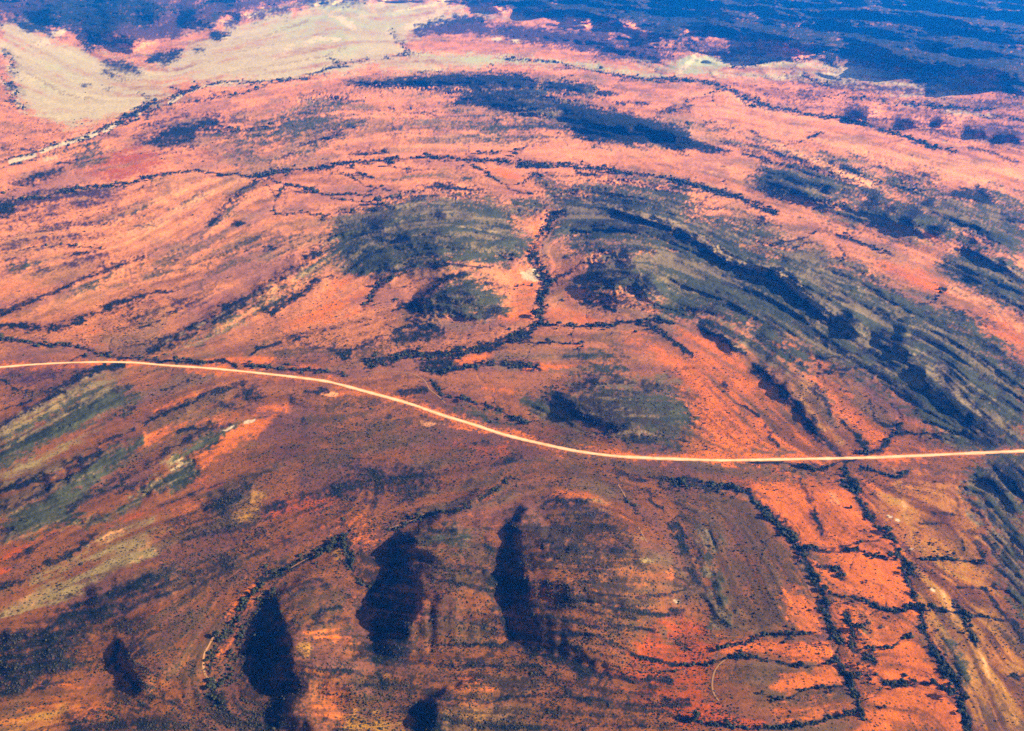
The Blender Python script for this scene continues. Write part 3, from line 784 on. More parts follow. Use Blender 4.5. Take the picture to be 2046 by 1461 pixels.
# lower right
for _s, _w, _k in (('740,10 765,60 825,150 865,300', 6, .65), ('1500,190 1700,205 1870,212', 3, .7), ('1430,250 1600,250', 3, .5), ('1690,290 1830,320', 4, .6),
        ('1750,350 1800,420 1830,470', 4, .85), ('1800,320 1880,440 1940,500', 5, .8), ('1700,60 1730,140 1800,170', 4, .5), ('1800,80 1840,180 1900,260 1960,350 2060,480', 4, .8), ('1880,20 1920,160 2045,260', 4, .6),
        ('1900,500 1960,560 2060,680', 6, .7), ('1660,622 1850,622 1960,660', 4, .75), ('1830,640 1900,760 1990,840 2060,960', 7, .75), ('1930,1140 2060,1140', 7, .85),
        ('2000,40 2060,120', 10, .7), ('1900,360 2000,480 2060,560', 5, .6), ('1680,320 1700,400', 3, .5), ('1640,420 1640,470', 5, .5),
        ('0,260 30,330 50,390', 13, .75), ('50,380 130,420', 8, .4), ('120,540 140,600', 7, .6), ('0,500 100,520', 6, .5), ('0,740 240,735', 3, .6),
        ('1600,120 1680,300', 3, .3)):
    D('I', _s, _w, _k)
patch('purple', 'I', '770,160 860,180 920,330 860,340 800,260', 9, .5)
patch('green', 'I', '1560,800 1700,1000 1740,1200 1680,1200 1560,1000', 14, .5)

# ---- creeks and lines of trees ----------------------------------------------
creek('I', '0,12 150,22 330,32 420,60 480,130 560,200 650,262 700,335 730,400 765,470 800,550 840,620 880,700 900,800 920,860 958,940 950,1000 965,1050 1010,1110 1030,1180 1060,1250 1062,1320 1100,1380', 8, .95, 1, 'broad')
creek('I', '830,480 880,500 960,515 985,575', 6, .7, .8, 'broad')
creek('I', '900,650 1000,670 1100,692 1200,742 1290,762 1380,740 1425,715', 4.5, .9, 1, 'link')
creek('I', '1010,780 1040,870 1050,960 1090,1010 1165,1060', 7, .85, .9, 'strand')
creek('I', '1010,1110 1110,1125 1190,1145 1240,1172 1370,1187 1530,1190 1600,1222 1710,1255', 5, .9, 1, 'loop')
creek('I', '1000,1100 1080,1130 1170,1150', 12, .5, .8, 'broad')
creek('I', '1010,-10 1060,60 1110,140 1150,220 1210,290 1270,340 1290,400 1340,470 1372,515 1380,590 1400,660 1430,730 1440,800 1470,880 1500,970 1560,1060 1620,1150 1680,1240 1690,1330 1725,1470', 7, .95, 1, 'straight')
creek('I', '1340,470 1385,520', 12, .7, 1, 'straight')
creek('I', '1520,755 1660,770 1780,790 1920,820', 3, .85, .8, 'east')
creek('I', '1640,700 1700,800 1740,880 1755,965', 6, .7, .6, 'east')
creek('I', '770,395 900,402 1060,405 1150,440 1290,462', 4, .8, .8, 'north')
creek('I', '1440,470 1560,460 1700,470 1835,475', 3.5, .9, .9, 'east')
creek('I', '900,382 1060,372 1185,350', 2, .6, .4, 'north')
creek('I', '520,902 650,890 800,890', 4, .7, .8, 'west')
creek('I', '250,990 330,960 480,932', 3.5, .8, .8, 'west')
creek('I', '640,940 700,910', 3, .7, .8, 'west')
creek('I', '800,960 940,950', 3, .6, .8, 'west')
creek('I', '1100,975 1200,975 1290,960 1320,925 1390,905', 3.5, .8, .9, 'link')
creek('I', '0,1075 200,1078 280,1042 350,1026 450,1030 600,1055 700,1078 850,1070 940,1045', 3.5, .85, .7, 'curve')
creek('I', '560,1290 680,1260 760,1222 985,1190', 2.5, .8, .6, 'curve')
creek('I', '0,1400 140,1412 400,1440 700,1442 900,1400 1070,1335', 4, .85, .8, 'south')
creek('F', '0,1395 150,1415 330,1440 430,1465', 6, .9, .9, 'broad')
creek('F', '440,1305 600,1300 700,1320 830,1340 950,1300 1060,1286', 3.5, .85, .9, 'roadside')
creek('F', '1080,1330 1200,1362 1280,1380 1370,1350', 4, .85, .8, 'roadside')
creek('F', '1000,1330 1030,1400 1080,1465', 8, .9, 1, 'straight')
creek('F', '1320,1080 1310,1130 1240,1190 1180,1240 1090,1252', 6, .7, .8, 'green')
creek('F', '1310,1130 1600,1130 1750,1110', 3, .5, .4, 'green')
creek('F', '1450,380 1510,360 1530,320 1592,290 1560,278', 3, .75, .5, None)
creek('F', '950,20 1010,90 990,130', 4, .7, .6, None)
creek('F', '1030,0 1150,40 1300,100', 4, .5, .5, None)
creek('E', '1165,70 1180,150 1215,220 1235,262 1205,320 1195,400 1195,470 1130,530 1040,560 960,590 860,622 750,650 650,672 500,672 400,672 320,702 180,735', 8, .98, 1, 'main')
creek('E', '1150,60 1180,160 1240,250', 9, .8, 1, 'main')
creek('E', '520,742 600,762 680,747 780,740 900,720 1020,715 1100,730 1175,742', 6, .9, 1, 'main')
creek('E', '1230,240 1285,235 1330,200', 6, .7, .7, 'main')
creek('E', '1210,500 1300,500 1400,505 1500,506 1600,500 1700,480 1790,458', 4.5, .92, 1, 'middle')
creek('E', '1780,480 1830,490 1900,525 1960,580 2045,650', 4, .85, .9, 'middle')
creek('E', '1800,470 1900,460 2000,480', 3, .6, .7, 'middle')
creek('E', '1030,592 1120,597 1240,602 1370,600 1450,588', 2.5, .9, .6, 'middle')
creek('E', '250,255 225,290 205,340 160,400', 6, .7, .8, 'west bank')
creek('E', '210,390 300,368 390,355', 2, .7, .3, None)
creek('E', '260,270 340,212', 3, .5, .5, None)
creek('E', '560,830 640,905 760,932 880,962 960,987 1050,1042 1110,1072', 4, .8, 1, 'drain')
creek('E', '1210,400 1290,380 1350,340', 3, .5, .6, None)
creek('B', '1235,1345 1255,1270 1310,1245', 9, .85, .9, 'main')
creek('B', '1160,1461 1190,1380 1210,1330', 4, .5, .6, 'main')
creek('A', '100,1165 250,1150 400,1112 510,1090 640,1085 760,1070 850,1035 1000,1005 1100,1000 1300,1015 1500,1025', 3, .9, .9, None)
creek('A', '400,1112 510,1095', 6, .6, .8, None)
creek('A', '1500,1025 1550,1022 1700,990 1850,985 2045,955', 5, .95, 1, None)
creek('B', '-10,962 150,950 300,940 450,925 600,920 750,930 870,940 1000,945', 3.2, .95, .9, None)
creek('B', '860,938 940,938 1010,945', 4.5, .9, .9, None)
creek('B', '1060,945 1140,942', 3.5, .9, .9, None)
creek('B', '1060,962 1200,966 1280,960 1450,977 1640,995', 5, .95, 1, None)
creek('B', '1640,1000 1800,1020 1950,1045 2060,1075', 4, .9, .9, None)
creek('C', '-20,1045 150,1090 300,1130 450,1185 520,1212 600,1240', 5, .95, 1, None)
creek('A', '1540,1030 1640,1075 1760,1085 1860,1115', 3.5, .8, .8, None)
creek('A', '1720,1095 1800,1122 1865,1117', 2.5, .7, .6, None)
creek('A', '1860,1122 2060,1142', 2, .8, .5, None)
creek('A', '1655,1090 1620,1140 1600,1210 1605,1245 1750,1247 2060,1240', 2.5, .7, .8, None)
spot('trees+dark', 'A', '1880,1270', 10, 6, .7)
creek('B', '-20,1010 100,1025 160,1080 250,1092 380,1120', 2, .75, .5, None)
creek('B', '-20,1130 200,1137 380,1167', 2.2, .85, .6, None)
creek('B', '-20,1160 180,1180 330,1217', 2.2, .7, .6, None)
creek('B', '0,1015 120,1020 230,1042', 2, .7, .5, None)
creek('B', '330,975 450,1000 640,1000', 2, .45, .5, None)
creek('B', '780,950 900,1022 960,1062 1045,1110 1150,1132', 2.5, .85, .7, None)
creek('B', '1090,1068 1150,1030 1250,1005', 3, .7, .7, None)
creek('B', '1400,1010 1560,1030', 3.5, .75, .7, None)
creek('B', '820,892 1000,890 1160,850', 2, .5, .4, None)
creek('B', '1160,850 1280,810 1312,780', 1.6, .5, .4, None)
creek('B', '0,640 400,642 620,640', 1.5, .4, .2, None)
creek('B', '20,375 200,345', 2.2, .7, .9, None)
creek('B', '280,340 420,315', 2.5, .7, .9, None)
creek('B', '320,180 390,260 430,320', 5, .35, .7, None)
creek('B', '980,345 1200,355 1330,372 1450,402 1560,422', 2.2, .7, .8, None)
creek('B', '1560,422 1700,452 1800,462 2060,472', 4, .8, 1, None)
creek('B', '900,380 905,420', 3, .5, .7, None)
creek('B', '1320,460 1420,420', 2, .4, .6, None)
creek('C', '-10,462 150,472 230,492 340,522 400,572 480,602 560,625 700,642 800,672 950,692 1060,717 1200,747 1350,802 1500,852 1640,887', 4, .85, 1, None)
creek('C', '400,575 560,627', 6, .6, .8, None)
creek('C', '350,390 480,375 600,350 760,350 860,318', 3, .85, .8, None)
creek('C', '750,430 850,490 920,500', 3, .7, .8, None)
creek('C', '1050,572 1150,582 1250,605 1500,622 1850,642', 3.5, .6, .9, None)
creek('C', '1790,680 2060,702', 3.5, .6, .8, None)
creek('C', '640,850 840,792 870,772', 2.2, .6, .6, None)
creek('C', '60,600 200,550 280,525', 2, .4, .5, None)
creek('C', '870,560 1000,560 1060,575', 3, .4, .7, None)
creek('A', '0,945 200,892 330,838 420,808 520,778 640,732 720,690 800,640 870,606 1000,578 1060,530', 3, .6, .7, None)
creek('A', '0,985 200,930 330,872 420,842 520,812 640,768 720,725 800,690 900,640 1000,612', 2.5, .5, .6, None)
creek('A', '690,715 800,655 860,620', 7, .6, 1, None)
creek('A', '1060,550 1200,500 1330,480 1400,477 1600,475 1780,457 1900,402 2045,385', 3, .75, .9, None)
creek('A', '1000,500 1050,540', 2.5, .6, .8, None)
creek('A', '1080,602 1200,582 1400,552 1560,502', 2, .7, .7, None)
creek('A', '1120,740 1300,770 1500,750 1720,738', 2, .5, .6, None)
creek('A', '20,300 90,390 20,470 110,545 60,590 140,640', 7, .3, .8, None)
creek('D', '0,90 180,40 420,25 600,45', 1.8, .8, .4, None)
creek('D', '-10,575 150,587 300,612 420,622 520,637 620,670 720,685 800,690 900,697 1050,702 1200,712 1320,710 1385,737', 4, .82, 1, 'left')
creek('D', '1450,732 1640,742 1720,752 1900,762 2010,787', 3.5, .6, .9, 'left')
creek('G', '2045,290 1980,362 1900,392 1830,442 1700,500 1600,532 1500,572', 4, .6, .9, 'hill')
creek('H', '300,290 450,232 520,200 600,190 800,150', 4, .65, .9, 'hill')
creek('H', '850,112 950,50 1000,0', 4, .6, .9, 'hill')
creek('H', '1690,90 1730,140 1780,200 1840,245', 3, .6, .8, 'dome')
creek('H', '0,330 60,380 100,540 180,600', 6, .5, .8, 'hill')
sands = []
stroke('sand', 'A', '60,945 200,905', 4.5, .95, .5, False, False)
stroke('sand', 'A', '240,885 330,850 430,825', 4, .9, .5, False, False)
stroke('sand', 'A', '440,818 520,795 560,775', 5, .95, .5, False, False)
stroke('sand', 'A', '610,760 690,720', 5, .9, .5, False, False)
spot('sand', 'A', '798,665', 5, 7, .95)
stroke('sand', 'A', '990,600 1070,550', 4, .85, .5, False, False)
stroke('sand', 'A', '1100,540 1200,502 1370,478', 2.5, .6, .5, False, False)
spot('beige', 'A', '280,930', 16, 8, .5)
# scattered trees and shrubs (areas read off the photograph)
def SC(t, s, soft, st): patch('scatter', t, s, soft, st)
SC('A', '0,640 150,680 440,740 560,690 640,720 400,840 100,900 0,900', 14, .75)
SC('A', '0,1120 480,1130 700,1180 600,1400 0,1461', 20, .45)
SC('A', '900,640 1300,600 1500,700 1250,960 700,980 560,900', 22, .35)
SC('A', '590,340 830,360 830,460 600,450', 8, .7)
SC('A', '20,290 110,380 160,640 20,640 0,400', 8, .6)
SC('C', '340,490 900,360 1400,420 2045,540 2045,860 1200,740 700,640 400,570', 20, .5)
SC('D', '440,470 640,350 860,320 1030,430 850,640 560,640 300,560', 20, .6)
SC('D', '0,520 300,540 420,620 200,600 0,580', 10, .6)
SC('D', '1500,330 1990,150 2045,500 2045,760 1640,700 1500,560', 20, .5)
SC('D', '0,740 450,740 400,860 200,940 0,1000', 14, .5)
SC('D', '800,740 1360,760 1500,820 1600,900 1500,1000 1200,1060 800,1100 600,1000', 16, .5)
SC('D', '500,1461 800,1250 1000,1200 1050,1290 850,1461', 12, .6)
SC('D', '1250,1461 1400,1250 1600,1150 1700,900 2045,930 2045,1461', 20, .5)
SC('E', '0,500 700,200 1190,300 1100,560 700,660 0,740', 26, .35)
SC('E', '300,560 360,500 620,540 640,640 320,640', 8, .9)
SC('E', '0,900 540,820 1120,1080 2045,1300 2045,1461 0,1461', 24, .55)
SC('E', '880,600 1160,600 1160,720 960,700', 10, .6)
SC('E', '1130,860 1500,780 2000,850 2045,1200 1400,1200 1120,1040', 18, .55)
SC('F', '0,560 470,800 900,1240 0,1260', 24, .35)
SC('F', '700,780 1150,860 1340,1100 1100,1250 960,1220 700,900', 16, .5)
SC('F', '0,1280 1400,1290 1500,1461 0,1461', 20, .4)
SC('G', '0,420 300,300 560,280 900,230 860,500 400,640 0,700', 16, .3)
SC('G', '860,240 1320,0 2045,0 2045,700 1640,640 1300,720 1000,760 900,520', 20, .75)
SC('G', '1180,1210 1320,720 1560,560 1500,760 1440,1000 1420,1200', 8, .95)
SC('G', '0,860 500,840 700,840 900,740 1180,760 1340,900 1180,1240 700,1250 460,1050 0,1240', 20, .6)
SC('G', '400,1461 760,1240 1200,1250 1620,1300 1500,1461', 16, .9)
SC('G', '0,1260 760,1250 400,1461 0,1461', 20, .3)
SC('G', '1640,620 2045,560 2045,1461 1700,1461', 20, .6)
SC('H', '0,0 1000,0 860,280 480,260 300,340 180,600 0,700', 20, .8)
SC('H', '440,240 860,280 960,420 960,960 450,1040', 14, .75)
SC('H', '1060,180 1300,100 1700,220 1900,640 1900,1000 1130,980', 16, .8)
SC('H', '0,1050 1200,1000 2045,1000 2045,1461 0,1461', 20, .8)
SC('H', '1500,0 2045,0 2045,700 1900,640 1750,260', 20, .35)
SC('I', '0,100 700,300 860,700 300,880 0,760', 20, .45)
SC('I', '0,760 250,860 240,1060 240,1260 560,1461 0,1461', 16, .85)
SC('I', '250,900 920,900 940,1040 600,1040 300,1020', 14, .6)
SC('I', '560,1260 980,1200 1050,1461 500,1461', 18, .5)
SC('I', '830,480 1010,520 1060,640 1200,740 1180,1180 1000,1100 940,900 860,650', 14, .55)
SC('I', '1050,0 1250,280 1400,360 1500,640 1600,900 1730,1200 1690,1260 1400,760 1300,480 1150,250', 12, .45)
SC('I', '1040,1180 1240,1180 1200,1440 1100,1461', 12, .5)
SC('I', '1300,300 1900,250 2045,700 2045,1000 1700,950 1500,640', 20, .3)

_rd = ' '.join('%g,%g' % p for p in [(-290, 752), (0, 735), (250, 724), (430, 737), (660, 764), (807, 803), (944, 848), (1098, 891), (1286, 915), (1517, 919), (1757, 914), (2046, 901), (2330, 890)])
stroke('orange', 'Z', _rd, 11, .75, .6, True, False)

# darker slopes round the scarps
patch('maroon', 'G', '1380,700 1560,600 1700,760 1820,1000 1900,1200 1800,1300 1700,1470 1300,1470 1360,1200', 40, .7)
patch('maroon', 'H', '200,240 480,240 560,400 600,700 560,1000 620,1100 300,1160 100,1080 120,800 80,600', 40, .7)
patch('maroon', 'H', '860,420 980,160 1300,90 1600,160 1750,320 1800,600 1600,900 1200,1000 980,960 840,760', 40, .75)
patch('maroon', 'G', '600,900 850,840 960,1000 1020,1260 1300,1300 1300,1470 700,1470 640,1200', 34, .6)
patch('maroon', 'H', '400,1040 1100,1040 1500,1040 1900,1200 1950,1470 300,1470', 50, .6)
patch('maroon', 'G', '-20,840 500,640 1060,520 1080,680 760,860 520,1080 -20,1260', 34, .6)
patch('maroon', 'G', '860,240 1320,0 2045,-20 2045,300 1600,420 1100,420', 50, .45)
patch('maroon', 'E', '0,1320 300,1280 600,1340 900,1461 0,1461', 30, .5)
patch('maroon', 'I', '0,60 200,300 260,760 100,1000 0,1000', 30, .45)
patch('maroon', 'E', '1280,880 1480,780 1900,800 2045,1000 1960,1220 1560,1140', 34, .35)
for _t, _s in (('A', '400,40 700,60 900,60 200,80 560,160'), ('B', '800,30 1100,40 1350,60 1650,60 1800,60 2000,120'), ('C', '150,110 350,60 500,180 700,120 900,60 1200,110 1500,90 1800,160 1950,60 1250,290 1600,370 1850,330')):
    spot('purple', _t, _s, 30, 7, .55, 6)
for _t, _s in (('C', '160,40 380,130 560,160 820,140 1050,120 1300,60 1420,160 1820,70 300,30 700,40'), ('B', '1250,50 1420,140 1620,100 1900,120'), ('A', '480,100 900,150 620,230')):
    spot('beige+pale', _t, _s, 12, 3, .5, 8)

# lit crests painted pale along the ridges, set after the scrub
def crest(t, s, w=3.5, st=.8): stroke('crest', t, s, w, st, .7)
crest('B', '1600,1208 1750,1256 1900,1296 2060,1345', 3)
crest('F', '-60,-90 0,-62 130,-4 230,52 310,100 350,140', 4)
crest('F', '400,166 480,156 575,182 665,242 755,312 860,405 900,440', 5)
crest('F', '570,168 650,178 735,236', 3)
crest('F', '165,486 260,551 345,611 430,660', 3)
crest('F', '1700,36 1790,74 1890,132 2060,225', 3)
crest('F', '1560,735 1620,800 1665,900 1780,1008 1850,1076', 4, .6)
crest('C', '300,826 600,889 800,959 1000,1040 1200,1110', 3, .6)
crest('D', '-60,1112 0,1088 200,985 300,910 450,824 600,752 700,730', 5, .8)
crest('D', '-60,1480 60,1462 240,1405 360,1360 500,1300 570,1252', 4, .5)
crest('D', '880,655 1000,592 1200,482 1400,372 1600,252 1800,122 1900,40', 4, .7)
crest('D', '870,1465 960,1380 1060,1290', 4, .7)
crest('E', '1760,190 1790,260 1815,340', 4, .6)
crest('E', '640,150 760,150 900,172', 3, .5)
crest('B', '820,1140 900,1170 980,1212', 3, .7)
for _s in ('200,1240 500,1180 800,1170 1000,1210', '100,1330 400,1250 700,1230 1000,1290', '60,1420 350,1330 700,1310 1030,1370'):
    stroke('crest', 'B', _s, 3.5, .5, .8)
for _s in ('700,120 950,210 1200,330', '850,200 1100,290 1400,450', '1000,480 1200,600 1450,760', '900,600 1150,760 1400,960', '1500,500 1750,650 1950,850'):
    stroke('crest', 'F', _s, 3, .5, .8)
creek('G', '1990,350 1850,420 1700,500 1560,570 1440,690 1380,800 1320,900 1240,1000 1200,1110 1240,1180 1220,1260 1300,1330', 8, .5, .75, 'winding')
creek('G', '1560,640 1440,800 1390,940 1340,1060 1300,1200', 9, .35, .7, 'winding')
patch('beige', 'A', '60,280 480,270 640,360 940,400 1060,520 900,600 740,660 600,700 420,750 200,680 90,560', 12, .8)
patch('beige', 'A', '1000,260 1400,120 2045,-10 2045,400 1750,450 1400,475 1000,480', 14, .8)
patch('beige', 'B', '-80,0 640,20 700,70 480,180 420,330 860,330 900,390 200,400 -80,410', 14, .7)
stroke('beige', 'B', '420,340 900,350 1400,375 1700,400', 9, .5)
patch('beige', 'C', '0,380 350,330 800,340 1200,400 1000,470 500,450 100,450', 14, .45)

patch('orange', 'I', '420,20 900,-40 1300,-20 1420,300 1500,640 1560,900 1700,1200 1760,1480 1060,1480 1040,1200 960,960 860,640 740,380 600,180', 20, .62)
patch('rust', 'I', '1250,-20 1720,-20 1840,420 2000,860 2060,1000 2060,1480 1740,1480 1500,860 1400,420', 24, .5)
patch('rust', 'F', '0,480 430,680 900,1200 500,1260 0,1270', 20, .4)
stroke('lime+beige', 'B', '420,335 900,350 1400,378 1750,400', 7, .6)
stroke('lime+beige', 'C', '0,410 350,400 800,380 1250,440 1700,470', 7, .4)
# small gullies feeding the creeks
g_ = np.random.default_rng(41)
for pts_, key_ in list(CREEKS):
    seg_ = np.hypot(*np.diff(pts_, axis=0).T)
    n_ = int(seg_.sum() / (46 if key_ else 70))
    for _ in range(n_):
        k_ = g_.choice(len(seg_), p=seg_ / seg_.sum())
        p_ = pts_[k_] + g_.random() * (pts_[k_ + 1] - pts_[k_])
        d_ = (pts_[k_ + 1] - pts_[k_]) / seg_[k_]
        a_ = math.atan2(d_[1], d_[0]) + g_.choice((-1, 1)) * g_.uniform(0.5, 1.2) + math.pi
        q_ = [p_]
        for j_ in range(g_.integers(3, 7)):
            a_ += g_.normal() * 0.3
            q_.append(q_[-1] + np.array((math.cos(a_), 0.62 * math.sin(a_))) * g_.uniform(9, 20))
        q_ = np.array(q_)
        w_ = 1.3
        sl = window(q_, 14)
        d2_, par_, _s2 = line_dist(q_, WU[sl], WV[sl])
        ww_ = w_ * (1.2 - 0.15 * par_)
        put('dark', sl, (1 - sstep(0.4, 1.8, d2_ / ww_)) * 0.5)
        put('trees', sl, (1 - sstep(0.4, 1.6, d2_ / ww_)) * 0.35)
        CH[sl] = np.maximum(CH[sl], (1 - sstep(0, 5, d2_)) * 0.35)

D('Z', '1230,424 1269,440 1320,455 1368,472 1398,490 1430,513 1462,532 1500,546 1540,556 1570,578 1602,604 1635,630 1668,650', 8, .75)  # paints the shaded steep face of the long ridge dark
crest('Z', '1180,402 1218,410 1269,425 1320,438 1372,455 1404,474 1436,497 1466,516 1492,528 1522,531 1553,541 1585,561 1618,588 1650,614 1690,645', 3.2, .95)  # sunlit crest of the long ridge painted pale
patch('purple', 'A', '150,90 300,0 400,-60 1100,-60 1060,50 900,130 760,160 600,210 540,290 470,250 470,150 350,170 250,200 160,150', 10, .8)
patch('purple', 'B', '560,-70 2070,-70 2070,280 1900,230 1780,170 1700,140 1550,130 1380,120 1200,90 1050,65 900,25 700,15', 10, .85)
patch('purple', 'C', '-50,-70 2110,-70 2110,540 1950,545 1850,480 1880,450 1700,430 1500,440 1380,410 1120,380 900,350 850,310 760,310 640,270 450,260 300,220 100,200 -50,150', 10, .9)
D('B', '700,600 900,570 1100,575 1300,620 1500,660 1700,710 1900,770 2060,815', 9, .85)
D('B', '720,585 900,548 1100,548 1300,590', 6, .8)
DP('B', '1380,690 1600,700 1800,750 2060,800 2060,850 1700,820 1480,815', 6, .7)
DP('B', '300,480 640,440 900,445 1060,450 1040,510 800,500 500,500', 5, .7)
for _s in ('300,320 420,420 600,470 800,480', '150,420 400,560 640,600', '500,300 700,420 940,500', '1100,420 1300,320 1600,250 1900,200', '1300,430 1600,380 1900,330 2040,260', '1200,270 1500,230 1800,120'):
    stroke('crest', 'A', _s, 2.5, .45, .8)
patch('scatter', 'A', '560,300 900,260 1100,330 900,440 600,480', 20, .35)

for _s, _w, _k in (('0,930 200,905 480,880', 7, .7), ('0,985 150,975 420,940', 8, .7), ('0,1045 200,1030 400,1000', 8, .7), ('0,1110 200,1085 420,1050', 10, .75), ('0,1180 250,1130 420,1100', 10, .7), ('0,1240 150,1200 330,1180', 8, .6)):
    D('G', _s, _w, _k)
ridge('G', '-60,1000,10 100,990,16 300,960,14 500,900,6', 30, 0.6)
ridge('G', '-60,1160,14 100,1130,22 300,1080,18 460,1020,6', 36, 0.6)
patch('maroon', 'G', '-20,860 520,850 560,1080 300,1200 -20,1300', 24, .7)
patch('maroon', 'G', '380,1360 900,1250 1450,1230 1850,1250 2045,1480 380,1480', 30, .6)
patch('scatter', 'G', '600,900 1200,760 1250,1250 700,1250', 20, .5)
D('B', '480,520 700,540 900,560', 5, .6)

patch('green', 'B', '80,470 640,425 1000,430 1250,480 1500,480 1560,560 1250,560 1500,620 2060,740 2060,870 1500,840 1300,700 900,620 700,540 150,515', 6, .8)
patch('purple', 'D', '0,40 500,20 700,120 400,200 0,240', 20, .35)
patch('purple', 'A', '0,1130 700,1090 900,1240 500,1460 0,1460', 24, .35)
patch('purple', 'B', '700,480 1300,470 1500,620 900,660', 20, .3)
patch('purple', 'C', '0,520 500,560 1200,760 2045,880 2045,760 1200,640 600,520', 18, .35)
patch('green', 'A', '1250,800 1600,640 2045,600 2045,760 1700,860 1350,960', 20, .35)
patch('green', 'D', '900,60 1500,-40 1900,-100 1900,40 1400,160 900,220', 20, .3)

# ================================================================== strike of the rock bands
for _t, _s in (('D', '0,600 300,420 700,200'), ('D', '0,1300 400,1080 700,940'), ('D', '100,250 500,100'), ('A', '700,1400 1100,1150 1500,900'), ('A', '1300,850 1700,650'),
               ('B', '100,800 500,720 900,700 1500,760 2045,880'), ('B', '0,400 1000,390 2045,520'), ('C', '0,700 700,850 1500,1100 2045,1280'), ('C', '600,1250 1200,1400 1700,1600'),
               ('H', '1200,420 1600,450'), ('H', '1200,700 1600,720 2000,720'), ('H', '500,700 900,760'), ('H', '0,1250 700,1270'), ('E', '60,150 200,0 500,-120 800,-120 1000,-60'),
               ('E', '1450,300 1500,150 1700,70 2000,100'), ('G', '0,700 400,480 800,330'), ('G', '200,400 700,150'), ('I', '100,300 240,800'), ('I', '300,200 500,500 650,850'),
               ('F', '600,400 1200,850 1400,950'), ('F', '900,300 1500,700 2000,1050'), ('F', '100,700 400,1100'), ('C', '200,60 900,220 1800,300'), ('A', '100,20 700,100 1500,60'), ('I', '1500,100 1700,800 1900,1300')):
    STROKES.append(P(_t, _s))
_pts, _vec = [], []
for s in STROKES:
    for a, b in zip(s[:-1], s[1:]):
        L = math.hypot(*(b - a))
        if L < 8: continue
        th = math.atan2(b[1] - a[1], b[0] - a[0])
        for f in ((0.5,) if L < 60 else (0.2, 0.5, 0.8)):
            _pts.append(a + f * (b - a)); _vec.append((math.cos(2 * th) * min(L, 80), math.sin(2 * th) * min(L, 80)))
_pts = np.array(_pts); _vec = np.array(_vec)
CS = 24
cu = np.arange(U0, U1 + CS * STEP, CS * STEP); cv = np.arange(V0, V1 + CS * STEP, CS * STEP)
CUU, CVV = np.meshgrid(cu, cv)
d2 = (CUU[..., None] - _pts[:, 0]) ** 2 + ((CVV[..., None] - _pts[:, 1]) * 1.3) ** 2
w = 1.0 / (d2 + 22.0 ** 2) ** 1.6
c2 = (w * _vec[:, 0]).sum(-1); s2 = (w * _vec[:, 1]).sum(-1)
nn = np.sqrt(c2 * c2 + s2 * s2) + 1e-12
c2 /= nn; s2 /= nn
def upsample(a, su, sv):
    x = (UU - U0) / su; y = (VV - V0) / sv
    xi = np.clip(x.astype(int), 0, a.shape[1] - 2); yi = np.clip(y.astype(int), 0, a.shape[0] - 2)
    fx = np.clip(x - xi, 0, 1); fy = np.clip(y - yi, 0, 1)
    return ((a[yi, xi] * (1 - fx) + a[yi, xi + 1] * fx) * (1 - fy) + (a[yi + 1, xi] * (1 - fx) + a[yi + 1, xi + 1] * fx) * fy).astype(np.float32)
TH = 0.5 * np.arctan2(upsample(s2, CS * STEP, CS * STEP), upsample(c2, CS * STEP, CS * STEP))
TH = TH + 0.35 * _wn3
VX_, VY_ = np.cos(TH).astype(np.float32), np.sin(TH).astype(np.float32)
def lic(src, n, st):
    acc = src.copy()
    jj, ii = np.meshgrid(np.arange(NU, dtype=np.float32), np.arange(NV, dtype=np.float32))
    for sg in (1.0, -1.0):
        x, y = jj.copy(), ii.copy()
        px, py = VX_ * sg, VY_ * sg
        for k in range(n):
            x += px * st; y += py * st
            xi = np.clip(x + 0.5, 0, NU - 1).astype(np.int32); yi = np.clip(y + 0.5, 0, NV - 1).astype(np.int32)
            acc += src[yi, xi]
            vx, vy = VX_[yi, xi], VY_[yi, xi]
            f = np.where(vx * px + vy * py < 0, -1.0, 1.0).astype(np.float32)
            px, py = vx * f, vy * f
    acc -= acc.mean(); acc /= acc.std()
    return acc
def blur(a, r):
    for ax in (0, 1):
        c = np.cumsum(np.concatenate([np.repeat(a.take([0], ax), r + 1, ax), a, np.repeat(a.take([-1], ax), r, ax)], ax), ax)
        n = a.shape[ax]
        a = (c.take(range(2 * r + 1, 2 * r + 1 + n), ax) - c.take(range(0, n), ax)) / (2 * r + 1)
    return a.astype(np.float32)
_white = rng.standard_normal((NV, NU)).astype(np.float32)
L_fine = lic(blur(_white, 1), 26, 1.0)
_w2 = blur(blur(rng.standard_normal((NV, NU)).astype(np.float32), 3), 2)
L_wide = lic(_w2 / _w2.std(), 22, 2.5)
L_alt = lic(np.roll(_w2, 300, 1) / _w2.std(), 26, 2.0)
L_alt2 = lic(blur(np.roll(_white, 200, 0), 1), 30, 1.0)
print('strike bands', round(time.time() - T0, 1))

N_big = fbm(X0 / 420, Y0 / 420, 4, 11.0)
N_mid = fbm(X0 / 70, Y0 / 70, 4, 23.0)
N_fin = fbm(X0 / 14, Y0 / 20, 3, 31.0)

ROAD = [(-290, 752), (-150, 746), (-50, 738), (0, 734), (60, 729), (150, 724.5), (250, 724), (330, 730), (430, 737), (520, 746), (600, 755), (660, 764), (738, 784.5), (807, 803.5), (858, 820.5), (892, 832.5), (944, 848),
        (995, 865), (1046, 878.5), (1098, 890.5), (1149, 901), (1218, 910.5), (1286, 915), (1370, 918), (1440, 920), (1517, 919), (1620, 917), (1757, 914), (1894, 908), (2046, 901.5), (2180, 896), (2330, 890)]
def lay(n): return LAY.get(n, np.zeros((NV, NU), np.float32))
